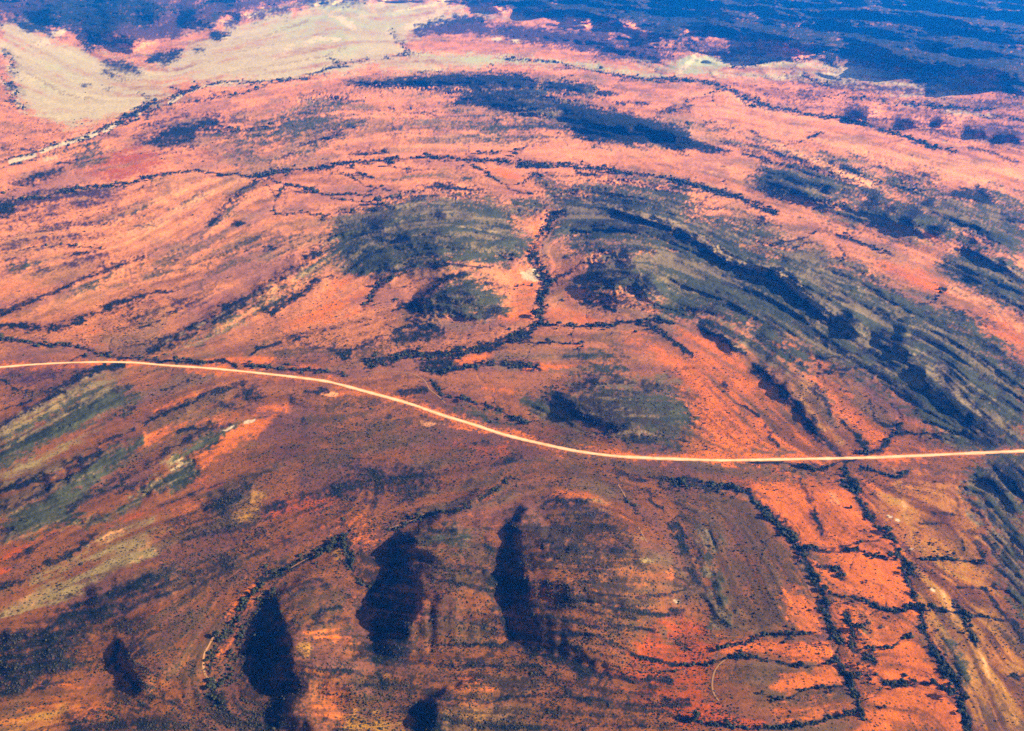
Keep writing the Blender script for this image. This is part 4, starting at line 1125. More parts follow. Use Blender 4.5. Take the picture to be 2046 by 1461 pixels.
# ---- heights
rough = np.clip(0.25 + lay('green') + 0.6 * lay('dark') + 0.5 * lay('brown') + .5 * lay('purple') - lay('beige') * 0.4 - lay('trees') * .4, 0.12, 1.2)
GREEN = np.clip(lay('green'), 0, 1)
HGT += 34 * GREEN * (fbm(X0 / 260, Y0 / 330, 3, 61.0) - 0.42) + 0.95 * MPP * GREEN * L_alt
# limit how fast the broad shapes drop towards the south, then smooth
for j in range(NV - 2, -1, -1):
    HGT[j] = np.minimum(HGT[j], HGT[j + 1] + 0.45 * STEP * GPP[j + 1])
HGT = 0.2 * HGT + 0.8 * blur(blur(HGT, 2), 3)
H = HGT + 1.5 * MPP * rough * ((0.55 + 0.7 * GREEN) * L_wide + (0.25 + 0.15 * GREEN) * L_fine) + 9.0 * (N_big - 0.5) + 5.0 * rough * MPP * (N_mid - 0.5) + 0.9 * MPP * rough * (N_fin - 0.5) - CH * MPP
RANGE = sstep(210, -90, VV - 0.07 * (UU - 1400)) * sstep(900, 1300, UU) + sstep(60, -60, VV) * 0.5
H = H + RANGE * 330 * (0.45 - np.abs(fbm(X0 / 800, Y0 / 1500, 5, 5.0) - 0.5) * 2.4)
H = H - 6.0
_rd2, _, _ = line_dist(np.array(ROAD, float), UU[::4, ::4], VV[::4, ::4])
ROADD = np.repeat(np.repeat(_rd2, 4, 0), 4, 1)[:NV, :NU]
_t = blur(sstep(6, 46, ROADD).astype(np.float32), 3)
H = H * _t + blur(blur(H.astype(np.float32), 14), 10) * (1 - _t)
# no overhangs towards the viewer's side: limit how fast the ground drops southwards
for j in range(NV - 2, -1, -1):
    lim = H[j + 1] + 0.9 * STEP * GPP[j + 1]
    H[j] = np.minimum(H[j], lim)
# ---- cover colours (linear albedo of soils and low plants; dark and crest also paint shade and light)
COL = dict(red=(0.42, 0.072, 0.006), orange=(0.66, 0.145, 0.012), rust=(0.42, 0.115, 0.014), pale=(0.90, 0.36, 0.13), ochre=(0.44, 0.195, 0.024), khaki=(0.29, 0.19, 0.065), beige=(0.57, 0.43, 0.245), lime=(0.46, 0.45, 0.24),
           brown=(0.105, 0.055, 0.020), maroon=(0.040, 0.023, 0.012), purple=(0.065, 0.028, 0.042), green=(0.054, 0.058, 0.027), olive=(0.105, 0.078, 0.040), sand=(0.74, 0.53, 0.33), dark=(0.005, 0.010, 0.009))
_wh = rng.standard_normal((NV, NU)).astype(np.float32)
_wh = np.clip(0.75 * _wh + 1.6 * blur(_wh, 1), -2.6, 2.6)
tex = 0.5 + 0.12 * L_fine + 0.11 * L_wide + 0.7 * (N_mid - 0.5) + 0.6 * (N_fin - 0.5) + 0.13 * _wh
tex2 = 0.5 + 0.06 * np.roll(_wh, 17, 0) + 0.19 * L_alt + 0.14 * L_alt2 + 0.6 * (np.roll(N_mid, 91, 1) - 0.5)
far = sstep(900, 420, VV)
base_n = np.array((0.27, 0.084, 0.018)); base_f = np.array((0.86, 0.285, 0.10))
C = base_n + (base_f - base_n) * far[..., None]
C = C * np.clip(0.66 + 0.68 * tex2, 0.4, 1.35)[..., None]
# thin scrub on the bare plains, in bands along the strike
a = np.clip(0.60 * sstep(0.55, 0.90, tex) + 0.35 * sstep(0.60, 0.85, tex2), 0, 1)
C = C + (np.array((0.11, 0.045, 0.025)) - C) * (a * (1 - 0.75 * lay('pale')) * (1 - .6 * lay('orange')) * (1 - 0.7 * lay('beige')))[..., None]
# broad drifts of mauve gravel and olive grass across the plains
_m1 = fbm(X0 / 210, Y0 / 300, 4, 71.0) + 0.09 * L_alt; _m2 = fbm(X0 / 170, Y0 / 260, 4, 93.0) + 0.09 * L_wide
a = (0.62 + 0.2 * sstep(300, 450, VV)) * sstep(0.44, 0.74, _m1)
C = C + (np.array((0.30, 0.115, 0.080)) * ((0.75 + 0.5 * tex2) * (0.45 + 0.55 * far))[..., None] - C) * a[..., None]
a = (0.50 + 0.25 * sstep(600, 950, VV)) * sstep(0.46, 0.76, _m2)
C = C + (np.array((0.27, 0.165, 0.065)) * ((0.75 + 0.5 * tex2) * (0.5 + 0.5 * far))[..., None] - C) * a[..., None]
def over(n, amt, lo=0.2, hi=0.8, t=None):
    global C
    L = lay(n)
    t = tex if t is None else t
    a = sstep(lo, hi, L + (t - 0.5) * amt) * np.clip(L * 3.0, 0, 1)
    C = C + (np.array(COL[n]) * (0.85 + 0.3 * tex2)[..., None] - C) * a[..., None]
    return a
over('brown', 1.5, .2, 1.25); over('red', 0.9, .25, 1.0, tex2); over('rust', 1.1, .15, 1.0, tex2); over('orange', 0.9, .2, 1.05, tex2); over('ochre', 0.8, .2, 1.0, tex2); over('pale', 0.8, .25, 1.1, tex2)
over('beige', 1.1, .05, .92, tex2); over('lime', 1.2, .2, 1.1, tex2); over('purple', 0.9, .15, .85); over('khaki', 1.3, .2, 1.2, tex2)
LAY['olive'] = lay('green')
over('olive', 0.8, .15, .85)
_st = 0.5 + 0.20 * L_fine + 0.20 * L_alt + 0.12 * _wh + 0.5 * (N_mid - 0.5)
A_green = over('green', 1.5, .15, 1.05, _st)
LAY['greendark'] = lay('green'); COL['greendark'] = (0.026, 0.033, 0.017)
C_keep = C.copy(); over('greendark', 2.2, .9, 1.7, np.roll(_st, 40, 1))
LAY['khaki2'] = lay('green') * 0.8; COL['khaki2'] = (0.20, 0.14, 0.062)
over('khaki2', 2.4, .95, 1.7, 1 - _st)
over('sand', 0.3, .2, .7, tex2)
COL['crest'] = (0.34, 0.225, 0.105)
over('crest', 0.9, .2, .9, tex2)
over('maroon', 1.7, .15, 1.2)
LAY['under'] = lay('dark'); COL['under'] = (0.055, 0.030, 0.030)
over('under', 0.8, .1, .85)
_iso = 0.5 + 1.1 * (N_mid - 0.5) + 0.9 * (N_fin - 0.5) + 0.06 * _wh
_ff = sstep(230, 120, VV)
A_dark = over('dark', 1.1, .12, 1.1, tex * (1 - _ff) + _iso * _ff)
C = np.clip(C, 0.004, 0.92)
print('cover', round(time.time() - T0, 1))

# ---- ground sheet: surveyed grid in the middle, coarser ground out to the horizon
def spread(lo_edge, hi_edge, core, lo_end, hi_end, n):
    f = np.linspace(0, 1, n + 1)[1:]
    lo = lo_edge + (lo_end - lo_edge) * f ** 1.7
    hi = hi_edge + (hi_end - hi_edge) * f ** 1.7
    return np.concatenate([lo[::-1], core, hi]), n
uf, npad = spread(us[0], us[-1], us, -5200, 7200, 40)
vf, _ = spread(vs[0], vs[-1], vs, -168, 3600, 40)
def mirror(n, pad, stepn):
    lo = np.clip((np.linspace(0, 1, pad + 1)[1:] ** 1.7 * stepn).astype(int), 0, n - 1)
    return np.concatenate([lo[::-1], np.arange(n), n - 1 - lo])
iu = mirror(NU, npad, 900); iv = mirror(NV, npad, 700)
GU, GV = np.meshgrid(uf, vf)
GH = H[np.ix_(iv, iu)]
eu = np.concatenate([np.linspace(0, 1, npad), np.ones(NU), np.linspace(1, 0, npad)]); ev = np.concatenate([np.linspace(0, 1, npad), np.ones(NV), np.linspace(1, 0, npad)])
GH = GH * np.minimum.outer(ev, eu)
dx, dy, dz = ray(GU, GV)
tt = (CAM_H - GH) / -dz
GX, GY = dx * tt, dy * tt
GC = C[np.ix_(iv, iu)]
SCAT = np.clip(0.18 + 0.22 * sstep(600, 900, VV) + 0.8 * lay('scatter') + 0.5 * lay('brown') + 0.4 * lay('maroon') + 0.3 * lay('dark') + .2 * lay('green') - 0.4 * lay('beige') - 0.2 * lay('pale') - .3 * lay('sand'), 0, 1)
def sheet(name, X, Y, Z):
    nv, nu = X.shape
    co = np.stack([X, Y, Z], -1).reshape(-1, 3).astype(np.float32)
    idx = np.arange(nv * nu, dtype=np.int32).reshape(nv, nu)
    q = np.stack([idx[1:, :-1], idx[1:, 1:], idx[:-1, 1:], idx[:-1, :-1]], -1).reshape(-1)
    me = bpy.data.meshes.new(name)
    me.vertices.add(len(co)); me.vertices.foreach_set('co', co.ravel())
    nf = len(q) // 4
    me.loops.add(nf * 4); me.loops.foreach_set('vertex_index', q)
    me.polygons.add(nf)
    me.polygons.foreach_set('loop_start', np.arange(0, nf * 4, 4, dtype=np.int32))
    me.polygons.foreach_set('use_smooth', np.ones(nf, bool))
    me.update(calc_edges=True)
    return me
def link(name, me, mat, parent=None, **props):
    o = bpy.data.objects.new(name, me)
    scene.collection.objects.link(o)
    if mat is not None and len(me.materials) == 0: me.materials.append(mat)
    if parent: o.parent = parent
    for k, v in props.items(): o[k] = v
    return o

def material(name):
    m = bpy.data.materials.new(name); m.use_nodes = True
    nt = m.node_tree
    b = nt.nodes['Principled BSDF']
    b.inputs['Roughness'].default_value = 0.95
    b.inputs['Specular IOR Level'].default_value = 0.1
    return m, nt, b
def node(nt, t, **kw):
    n = nt.nodes.new(t)
    for k, v in kw.items(): setattr(n, k, v)
    return n
def noise(nt, vec, scale, detail=3.0, rough_=0.6):
    n = node(nt, 'ShaderNodeTexNoise')
    n.inputs['Scale'].default_value = scale; n.inputs['Detail'].default_value = detail; n.inputs['Roughness'].default_value = rough_
    nt.links.new(vec, n.inputs['Vector'])
    return n.outputs['Fac']
def mathn(nt, op, a, b=None, clamp=False):
    n = node(nt, 'ShaderNodeMath', operation=op); n.use_clamp = clamp
    for i, x in enumerate((a, b)):
        if x is None: continue
        if isinstance(x, (int, float)): n.inputs[i].default_value = x
        else: nt.links.new(x, n.inputs[i])
    return n.outputs[0]
def maprange(nt, x, a, b, c=0.0, d=1.0):
    n = node(nt, 'ShaderNodeMapRange'); n.interpolation_type = 'SMOOTHSTEP'
    nt.links.new(x, n.inputs['Value'])
    for k, v in zip(('From Min', 'From Max', 'To Min', 'To Max'), (a, b, c, d)): n.inputs[k].default_value = v
    return n.outputs['Result']
def mix(nt, f, a, b, mode='MIX'):
    n = node(nt, 'ShaderNodeMix', data_type='RGBA', blend_type=mode)
    for s, x in (('Factor', f), ('A', a), ('B', b)):
        i = [q for q in n.inputs if q.name == s and (q.type == 'RGBA') == (s != 'Factor') and q.type in ('RGBA', 'VALUE')][0]
        if isinstance(x, (int, float)): i.default_value = x
        elif isinstance(x, tuple): i.default_value = x + (1.0,)
        else: nt.links.new(x, i)
    return [q for q in n.outputs if q.type == 'RGBA'][0]

def ground_material():
    m, nt, b = material('ground soil')
    at = node(nt, 'ShaderNodeAttribute', attribute_name='cover')
    sc = node(nt, 'ShaderNodeAttribute', attribute_name='tufts')
    pos = node(nt, 'ShaderNodeNewGeometry').outputs['Position']
    n1 = noise(nt, pos, 0.25, 4, 0.7)
    n2 = noise(nt, pos, 0.055, 4, 0.65)
    k = mathn(nt, 'MULTIPLY', maprange(nt, n1, 0.25, 0.75, 0.78, 1.2), maprange(nt, n2, 0.25, 0.75, 0.82, 1.18))
    kc = node(nt, 'ShaderNodeCombineColor')
    for i in range(3): nt.links.new(k, kc.inputs[i])
    col = mix(nt, 1.0, at.outputs['Color'], kc.outputs[0], 'MULTIPLY')
    # low tufts and saltbush too small to build one by one
    vo = node(nt, 'ShaderNodeTexVoronoi', feature='F1')
    vo.inputs['Scale'].default_value = 0.17
    nt.links.new(pos, vo.inputs['Vector'])
    sep = node(nt, 'ShaderNodeSeparateColor'); nt.links.new(vo.outputs['Color'], sep.inputs[0])
    pick = mathn(nt, 'LESS_THAN', sep.outputs[0], mathn(nt, 'MULTIPLY', sc.outputs['Fac'], 0.75))
    size = maprange(nt, sep.outputs[1], 0, 1, 0.16, 0.46)
    dot = mathn(nt, 'LESS_THAN', vo.outputs['Distance'], size)
    col = mix(nt, mathn(nt, 'MULTIPLY', mathn(nt, 'MULTIPLY', pick, dot), 0.85), col, (0.035, 0.036, 0.022))
    nt.links.new(col, b.inputs['Base Color'])
    bp = node(nt, 'ShaderNodeBump'); bp.inputs['Strength'].default_value = 0.5; bp.inputs['Distance'].default_value = 1.2
    nt.links.new(mathn(nt, 'ADD', n1, mathn(nt, 'MULTIPLY', n2, 3.0)), bp.inputs['Height'])
    nt.links.new(bp.outputs[0], b.inputs['Normal'])
    return m
me = sheet('ground', GX, GY, GH)
ca = me.attributes.new('cover', 'FLOAT_COLOR', 'POINT')
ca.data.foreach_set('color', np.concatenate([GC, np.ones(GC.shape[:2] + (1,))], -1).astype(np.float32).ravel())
ta = me.attributes.new('tufts', 'FLOAT', 'POINT')
ta.data.foreach_set('value', SCAT[np.ix_(iv, iu)].astype(np.float32).ravel())
link('ground', me, ground_material(), kind='structure', label='red and grey green outback ground with rocky ridges and dry creeks')
print('ground', round(time.time() - T0, 1))

# ground position below a survey pixel
KX, KY, KZ = GX[npad:npad + NV, npad:npad + NU], GY[npad:npad + NV, npad:npad + NU], GH[npad:npad + NV, npad:npad + NU]
def bil(a, u, v):
    x = np.clip((u - U0) / STEP, 0, NU - 1.001); y = np.clip((v - V0) / STEP, 0, NV - 1.001)
    xi = x.astype(int); yi = y.astype(int); fx = x - xi; fy = y - yi
    return (a[yi, xi] * (1 - fx) + a[yi, xi + 1] * fx) * (1 - fy) + (a[yi + 1, xi] * (1 - fx) + a[yi + 1, xi + 1] * fx) * fy
def on_ground(u, v):
    u = np.asarray(u, float); v = np.asarray(v, float)
    return np.stack([bil(KX, u, v), bil(KY, u, v), bil(KZ, u, v)], -1)
def to_pixel(x, y, z):
    b = z - CAM_H
    yc = y * SD + b * CD                     # up in the picture
    zc = y * CD - b * SD
    return PW / 2 + FPX * x / zc, PH / 2 - FPX * yc / zc
def ground_z(x, y):
    z = np.zeros_like(x)
    for _ in range(5):
        u, v = to_pixel(x, y, z)
        z = 0.4 * z + 0.6 * bil(KZ, u, v)
    return z

# ---- roads
def catmull(p, n):
    p = np.vstack([2 * p[0] - p[1], p, 2 * p[-1] - p[-2]])
    out = []
    for i in range(1, len(p) - 2):
        t = np.linspace(0, 1, n, endpoint=False)[:, None]
        out.append(0.5 * (2 * p[i] + (p[i + 1] - p[i - 1]) * t + (2 * p[i - 1] - 5 * p[i] + 4 * p[i + 1] - p[i + 2]) * t ** 2 + (3 * p[i] - p[i - 1] - 3 * p[i + 1] + p[i + 2]) * t ** 3))
    return np.vstack(out + [p[-2:-1]])
def dirt_material(name, pale, rust, edge):
    m, nt, b = material(name)
    tc = node(nt, 'ShaderNodeAttribute', attribute_name='across')
    pos = node(nt, 'ShaderNodeNewGeometry').outputs['Position']
    n1 = noise(nt, pos, 0.35, 4); n2 = noise(nt, pos, 0.03, 3)
    f = mathn(nt, 'ADD', tc.outputs['Fac'], mathn(nt, 'MULTIPLY', mathn(nt, 'SUBTRACT', n2, 0.5), 1.6))
    col = mix(nt, maprange(nt, f, 0.15, 0.85), pale, rust)
    col = mix(nt, maprange(nt, mathn(nt, 'ADD', f, mathn(nt, 'MULTIPLY', mathn(nt, 'SUBTRACT', n1, 0.5), 0.6)), 0.85, 1.15), col, edge)
    col = mix(nt, mathn(nt, 'MULTIPLY', maprange(nt, n1, 0.3, 0.7), 0.35), col, rust)
    nt.links.new(col, b.inputs['Base Color'])
    return m
def strip(name, pix, half, mat, lift, crown=0.3, n=14, **props):
    c = on_ground(*catmull(np.array(pix, float), n).T)[:, :2]
    seg = np.concatenate([[0], np.cumsum(np.hypot(*np.diff(c, axis=0).T))])
    m = int(seg[-1] / max(2.0, half * 0.5))
    s = np.linspace(0, seg[-1], m)
    c = np.stack([np.interp(s, seg, c[:, 0]), np.interp(s, seg, c[:, 1])], -1)
    for _ in range(6): c[1:-1] = 0.25 * c[:-2] + 0.5 * c[1:-1] + 0.25 * c[2:]
    t = np.gradient(c, axis=0); t /= np.hypot(t[:, 0], t[:, 1])[:, None] + 1e-9
    nrm = np.stack([-t[:, 1], t[:, 0]], -1)
    k = np.linspace(-1, 1, 9)
    wob = 1 + 0.45 * (vnoise(s / 45, s * 0 + 3.3) - 0.5) + 0.30 * (vnoise(s / 7, s * 0 + 8.3) - 0.5)
    X = c[:, 0:1] + nrm[:, 0:1] * k * half * wob[:, None]; Y = c[:, 1:2] + nrm[:, 1:2] * k * half * wob[:, None]
    zg = ground_z(X, Y)
    Z = np.maximum(zg, blur(zg.astype(np.float32), 1)) + lift + crown * (1 - k * k)
    me = sheet(name, X, Y, Z)
    a = me.attributes.new('across', 'FLOAT', 'POINT')
    a.data.foreach_set('value', np.broadcast_to(np.abs(k), X.shape).astype(np.float32).ravel())
    return link(name, me, mat, kind='structure', **props)
ROAD_PIX = np.array(ROAD)
strip('road', ROAD, 7.6, dirt_material('graded dirt', (0.92, 0.68, 0.38), (0.84, 0.36, 0.12), (0.66, 0.21, 0.06)), 0.25, label='wide pale graded dirt road sweeping across the plain')
track_mat = dirt_material('wheel track dirt', (0.40, 0.22, 0.10), (0.36, 0.15, 0.055), (0.27, 0.10, 0.035))
for _t, _s, _h in (('E', '190,775 280,765 380,770 460,785 520,820 550,870 600,910 640,950', 1.9), ('G', '1250,900 1220,960 1190,1020 1190,1100 1210,1150 1260,1165 1220,1210', 1.9), ('G', '1430,690 1500,682 1530,655 1560,630', 1.3),
                   ('G', '1690,512 1800,450 1890,405', 1.4), ('H', '320,275 380,255 450,230 520,192', 1.4), ('H', '1650,20 1675,60 1695,95', 1.4), ('H', '1770,270 1820,360', 1.1), ('I', '400,1008 340,1025 285,1055 240,1110 225,1190 238,1250 265,1285', 1.5)):
    strip('track', P(_t, _s), _h, track_mat, 0.3, 0.05)
print('roads', round(time.time() - T0, 1))

# ---- vegetation
def foliage_material(name, dark_, light_):
    m, nt, b = material(name)
    pos = node(nt, 'ShaderNodeNewGeometry').outputs['Position']
    n1 = noise(nt, pos, 0.9, 3); n2 = noise(nt, pos, 0.09, 2)
    col = mix(nt, maprange(nt, n1, 0.35, 0.65), dark_, light_)
    col = mix(nt, mathn(nt, 'MULTIPLY', maprange(nt, n2, 0.4, 0.65), 0.5), col, (0.06, 0.045, 0.02))
    nt.links.new(col, b.inputs['Base Color'])
    return m
leaf_mat = foliage_material('eucalypt leaves', (0.022, 0.032, 0.016), (0.055, 0.065, 0.032))
bush_mat = foliage_material('saltbush leaves', (0.030, 0.032, 0.018), (0.085, 0.075, 0.040))
bark_mat, _nt, _b = material('pale bark'); _b.inputs['Base Color'].default_value = (0.32, 0.24, 0.17, 1)
_n = noise(_nt, node(_nt, 'ShaderNodeNewGeometry').outputs['Position'], 2.0); _nt.links.new(mix(_nt, _n, (0.2, 0.14, 0.1), (0.42, 0.34, 0.26)), _b.inputs['Base Color'])

def ico(sub):
    t = (1 + 5 ** .5) / 2
    v = [(-1, t, 0), (1, t, 0), (-1, -t, 0), (1, -t, 0), (0, -1, t), (0, 1, t), (0, -1, -t), (0, 1, -t), (t, 0, -1), (t, 0, 1), (-t, 0, -1), (-t, 0, 1)]
    f = [(0, 11, 5), (0, 5, 1), (0, 1, 7), (0, 7, 10), (0, 10, 11), (1, 5, 9), (5, 11, 4), (11, 10, 2), (10, 7, 6), (7, 1, 8), (3, 9, 4), (3, 4, 2), (3, 2, 6), (3, 6, 8), (3, 8, 9), (4, 9, 5), (2, 4, 11), (6, 2, 10), (8, 6, 7), (9, 8, 1)]
    v = [np.array(p, float) / np.linalg.norm(p) for p in v]
    for _ in range(sub):
        mid = {}; g = []
        def mp(a, b):
            k = (min(a, b), max(a, b))
            if k not in mid:
                q = v[a] + v[b]; v.append(q / np.linalg.norm(q)); mid[k] = len(v) - 1
            return mid[k]
        for a, b, c in f:
            x, y, z = mp(a, b), mp(b, c), mp(c, a)
            g += [(a, x, z), (b, y, x), (c, z, y), (x, y, z)]
        f = g
    return np.array(v), np.array(f, np.int32)
ICO = [ico(0), ico(1)]
def raw_mesh(name, co, tri, mat=None, smooth=False):
    me = bpy.data.meshes.new(name)
    co = np.ascontiguousarray(co, np.float32); tri = np.ascontiguousarray(tri, np.int32)
    me.vertices.add(len(co)); me.vertices.foreach_set('co', co.ravel())
    me.loops.add(tri.size); me.loops.foreach_set('vertex_index', tri.ravel())
    me.polygons.add(len(tri)); me.polygons.foreach_set('loop_start', np.arange(0, tri.size, 3, dtype=np.int32))
    me.update(calc_edges=True)
    if mat: me.materials.append(mat)
    return me
def crown_shape(r, seed, clumps, squash=0.75):
    """a crown of many leaf clumps spread through its volume, unit radius"""
    g = np.random.default_rng(seed)
    cs, ts, base = [], [], 0
    v, f = ICO[1]
    for k in range(clumps):
        d = g.normal(size=3); d /= np.linalg.norm(d); d[2] = abs(d[2]) * 0.9 - 0.15
        c = d * g.uniform(0.25, 0.72) * np.array((1, 1, squash))
        s = g.uniform(0.24, 0.42)
        p = v * s * (1 + 0.35 * (g.random(len(v))[:, None] - 0.5) * 2) * np.array((1, 1, g.uniform(0.6, 0.9))) + c
        cs.append(p); ts.append(f + base); base += len(v)
    # loose sprays of leaves at the edge
    for k in range(clumps * 5):
        d = g.normal(size=3); d /= np.linalg.norm(d); d[2] = abs(d[2]) - 0.25
        c = d * g.uniform(0.7, 1.05) * np.array((1, 1, squash))
        a, b = g.normal(size=3) * 0.12, g.normal(size=3) * 0.12
        cs.append(np.array([c + a, c + b, c - a, c - b])); ts.append(np.array([(0, 1, 2), (0, 2, 3)]) + base); base += 4
    return np.vstack(cs) * r, np.vstack(ts)
def limb(p0, p1, r0, r1, n=6):
    p0, p1 = np.array(p0, float), np.array(p1, float)
    d = p1 - p0; d /= np.linalg.norm(d)
    a = np.cross(d, (0.3, 0.9, 0.1)); a /= np.linalg.norm(a); b = np.cross(d, a)
    th = np.arange(n) * 2 * math.pi / n
    ring = np.cos(th)[:, None] * a + np.sin(th)[:, None] * b
    co = np.vstack([p0 + ring * r0, p1 + ring * r1])
    i = np.arange(n); j = (i + 1) % n
    return co, np.vstack([np.stack([i, j, n + j], -1), np.stack([i, n + j, n + i], -1)])
def trunk_shape(seed):
    g = np.random.default_rng(seed)
    cs, ts, base = [], [], 0
    top = np.array((g.normal() * 0.08, g.normal() * 0.08, 0.62))
    segs = [((0, 0, -0.15), top, 0.085, 0.055)]
    for k in range(4):
        th = k * 1.57 + g.uniform(0, 1)
        segs.append((top * g.uniform(0.75, 1), top + np.array((math.cos(th) * 0.42, math.sin(th) * 0.42, g.uniform(0.3, 0.6))), 0.045, 0.018))
    for s in segs:
        c, t = limb(*s); cs.append(c); ts.append(t + base); base += len(c)
    return np.vstack(cs), np.vstack(ts)

inF = (UU > -150) & (UU < 2200) & (VV > -60) & (VV < 1560)
ok = inF & (ROADD > 9)
def scatter(prob, n_cap):
    p = np.where(ok, prob, 0)
    hit = rng.random(p.shape) < p
    jj, ii = np.nonzero(hit)
    if len(jj) > n_cap:
        k = rng.choice(len(jj), n_cap, replace=False); jj, ii = jj[k], ii[k]
    return us[ii] + rng.uniform(-1, 1, len(ii)), vs[jj] + rng.uniform(-1, 1, len(jj))
trees_l = lay('trees')
clump = sstep(0.42, 0.62, np.roll(N_mid, 50, 0)) 
farsize = np.clip(MPP / 0.9, 1, 3.6)
tu, tv = scatter(np.clip(trees_l * 0.19 * (0.10 + 1.3 * sstep(0.35, 0.65, N_fin)), 0, 1), 40000)
sc = lay('scatter')
sprob = 0.15 * sc * (0.15 + 1.5 * clump) * (1 - 0.6 * lay('orange') * (1 - sc)) + 0.0016 + 0.006 * sstep(650, 950, VV) * clump + 0.035 * np.clip(A_dark, 0, 1) * sstep(500, 900, VV) + 0.006 * A_green
su_, sv_ = scatter(sprob * (0.5 + 0.5 * sstep(200, 700, VV)), 130000)
print('plants', len(tu), len(su_), round(time.time() - T0, 1))
tp = on_ground(tu, tv); sp = on_ground(su_, sv_)
tr = rng.lognormal(0.0, 0.42, len(tu)) * 2.3 * bil(farsize, tu, tv) ** 0.8
sr = rng.lognormal(0.0, 0.38, len(su_)) * 1.0 * bil(farsize, su_, sv_) ** 0.9
def rank(u, v, r):
    size = r / bil(MPP, u, v)
    size = np.where((u > 4) & (u < PW - 4) & (v > 4) & (v < PH - 6), size, 0)
    return np.argsort(-size)
NI = 300
t_ord, s_ord = rank(tu, tv, tr), rank(su_, sv_, sr)
def mass(name, pts, rad, mat, squash, lift, seed, **props):
    """everything of a kind beyond the individual ones, one object"""
    g = np.random.default_rng(seed)
    v, f = ICO[0]
    n = len(pts)
    variants = [(v * (1 + 0.45 * (g.random((12, 1)) - 0.5) * 2) * np.array((1, 1, squash))) for _ in range(24)]
    vi = np.array(variants)[g.integers(0, 24, n)]
    th = g.uniform(0, 6.28, n); c, s = np.cos(th), np.sin(th)
    st = g.uniform(0.75, 1.3, n)
    x = (vi[..., 0] * c[:, None] - vi[..., 1] * s[:, None]) * st[:, None]; y = vi[..., 0] * s[:, None] + vi[..., 1] * c[:, None]
    co = np.stack([x, y, vi[..., 2] + lift], -1) * rad[:, None, None] + pts[:, None, :]
    tri = f[None] + (np.arange(n) * 12)[:, None, None]
    return link(name, raw_mesh(name, co.reshape(-1, 3), tri.reshape(-1, 3)), mat, kind='stuff', **props)
mass('creek_trees', tp[t_ord[NI:]], tr[t_ord[NI:]], leaf_mat, 0.85, 0.55, 5, label='dark green trees lining the dry creeks across the plain')
mass('scrub', sp[s_ord[NI:]], sr[s_ord[NI:]], bush_mat, 0.75, 0.35, 6, label='scattered low dark saltbush and scrub on red soil')

crowns = [raw_mesh('crown', *crown_shape(1.0, 100 + k, 11), leaf_mat) for k in range(6)]
trunks = [raw_mesh('trunk', *trunk_shape(200 + k), bark_mat) for k in range(4)]
bushes = [raw_mesh('shrub', *crown_shape(1.0, 300 + k, 7, 0.65), bush_mat) for k in range(6)]
TREE_LABELS = {
    'broad': 'dark tree in the broad winding creek line on the orange flats below the road',
    'link': 'dark tree in a short cross line joining the two long creek lines',
    'strand': 'dark tree in the side strand just east of the broad winding creek line',
    'loop': 'dark tree in the thin curved line closing the orange flat near the bottom edge',
    'straight': 'dark tree in the long straight creek line running down from the road',
    'east': 'dark tree on thin side lines east of the straight creek line',
    'north': 'dark tree in the sparse cross line between the broad and straight creek lines',
    'west': 'dark tree in the short dashes on red soil west of the broad creek line',
    'curve': 'dark tree in the thin curved line around the brown loop flat at lower right',
    'south': 'dark tree in the faint line along the bottom edge, on red soil',
    'roadside': 'dark tree in the thin winding line just below the dirt road',
    'green': 'dark tree in the greenish gully just above the right end of the road',
    'main': 'dark tree in the thick creek line winding through the middle hills above the road',
    'middle': 'dark tree in the thin branch creek right of the thick middle creek',
    'west bank': 'dark tree in the short gully left of the small green hill',
    'drain': 'dark tree in the diagonal drain just above the bend of the road',
    'left': 'dark tree in the creek line running just above the left part of the road',
    'winding': 'dark tree in the winding bushy creek beside the left dark scarp',
    'hill': 'dark tree in the dotted line across the brown scrubby rises above the dark scarps',
    'dome': 'dark tree in the dotted line along the orange rim of the brown dome',
    None: 'dark tree in one of the thin creek lines on the far pink plain'}
keyed = [(p, k) for p, k in CREEKS]
def creek_key(u, v):
    best, kk = 1e9, None
    for p, k in keyed:
        d, _, _ = line_dist(p, np.array([u]), np.array([v]))
        if d[0] < best: best, kk = d[0], k
    return kk
def copy_of(o, parent=None):
    c = o.copy(); scene.collection.objects.link(c)
    if parent is not None: c.parent = parent
    return c
tree_protos = {}
def plant_tree(pos, r, k, label, group):
    kk = (k % 6, k % 4)
    if kk not in tree_protos:
        root = bpy.data.objects.new('tree', None); scene.collection.objects.link(root)
        c = link('crown', crowns[kk[0]], None, root); c.location = (0, 0, 0.95)
        t = link('trunk', trunks[kk[1]], None, root)
        tree_protos[kk] = (root, c, t)
    else:
        p, c0, t0 = tree_protos[kk]
        root = copy_of(p); copy_of(c0, root); copy_of(t0, root)
    root.location = pos; root.scale = (r, r, r * rng.uniform(0.85, 1.15)); root.rotation_euler = (0, 0, rng.uniform(0, 6.28))
    root['label'] = label; root['category'] = 'tree'
    if group: root['group'] = group
    elif 'group' in root: del root['group']
    return root
for n, i in enumerate(t_ord[:NI]):
    key = creek_key(tu[i], tv[i])
    plant_tree(tp[i], tr[i], n, TREE_LABELS[key], 'trees: ' + (key or 'far') + ' line')
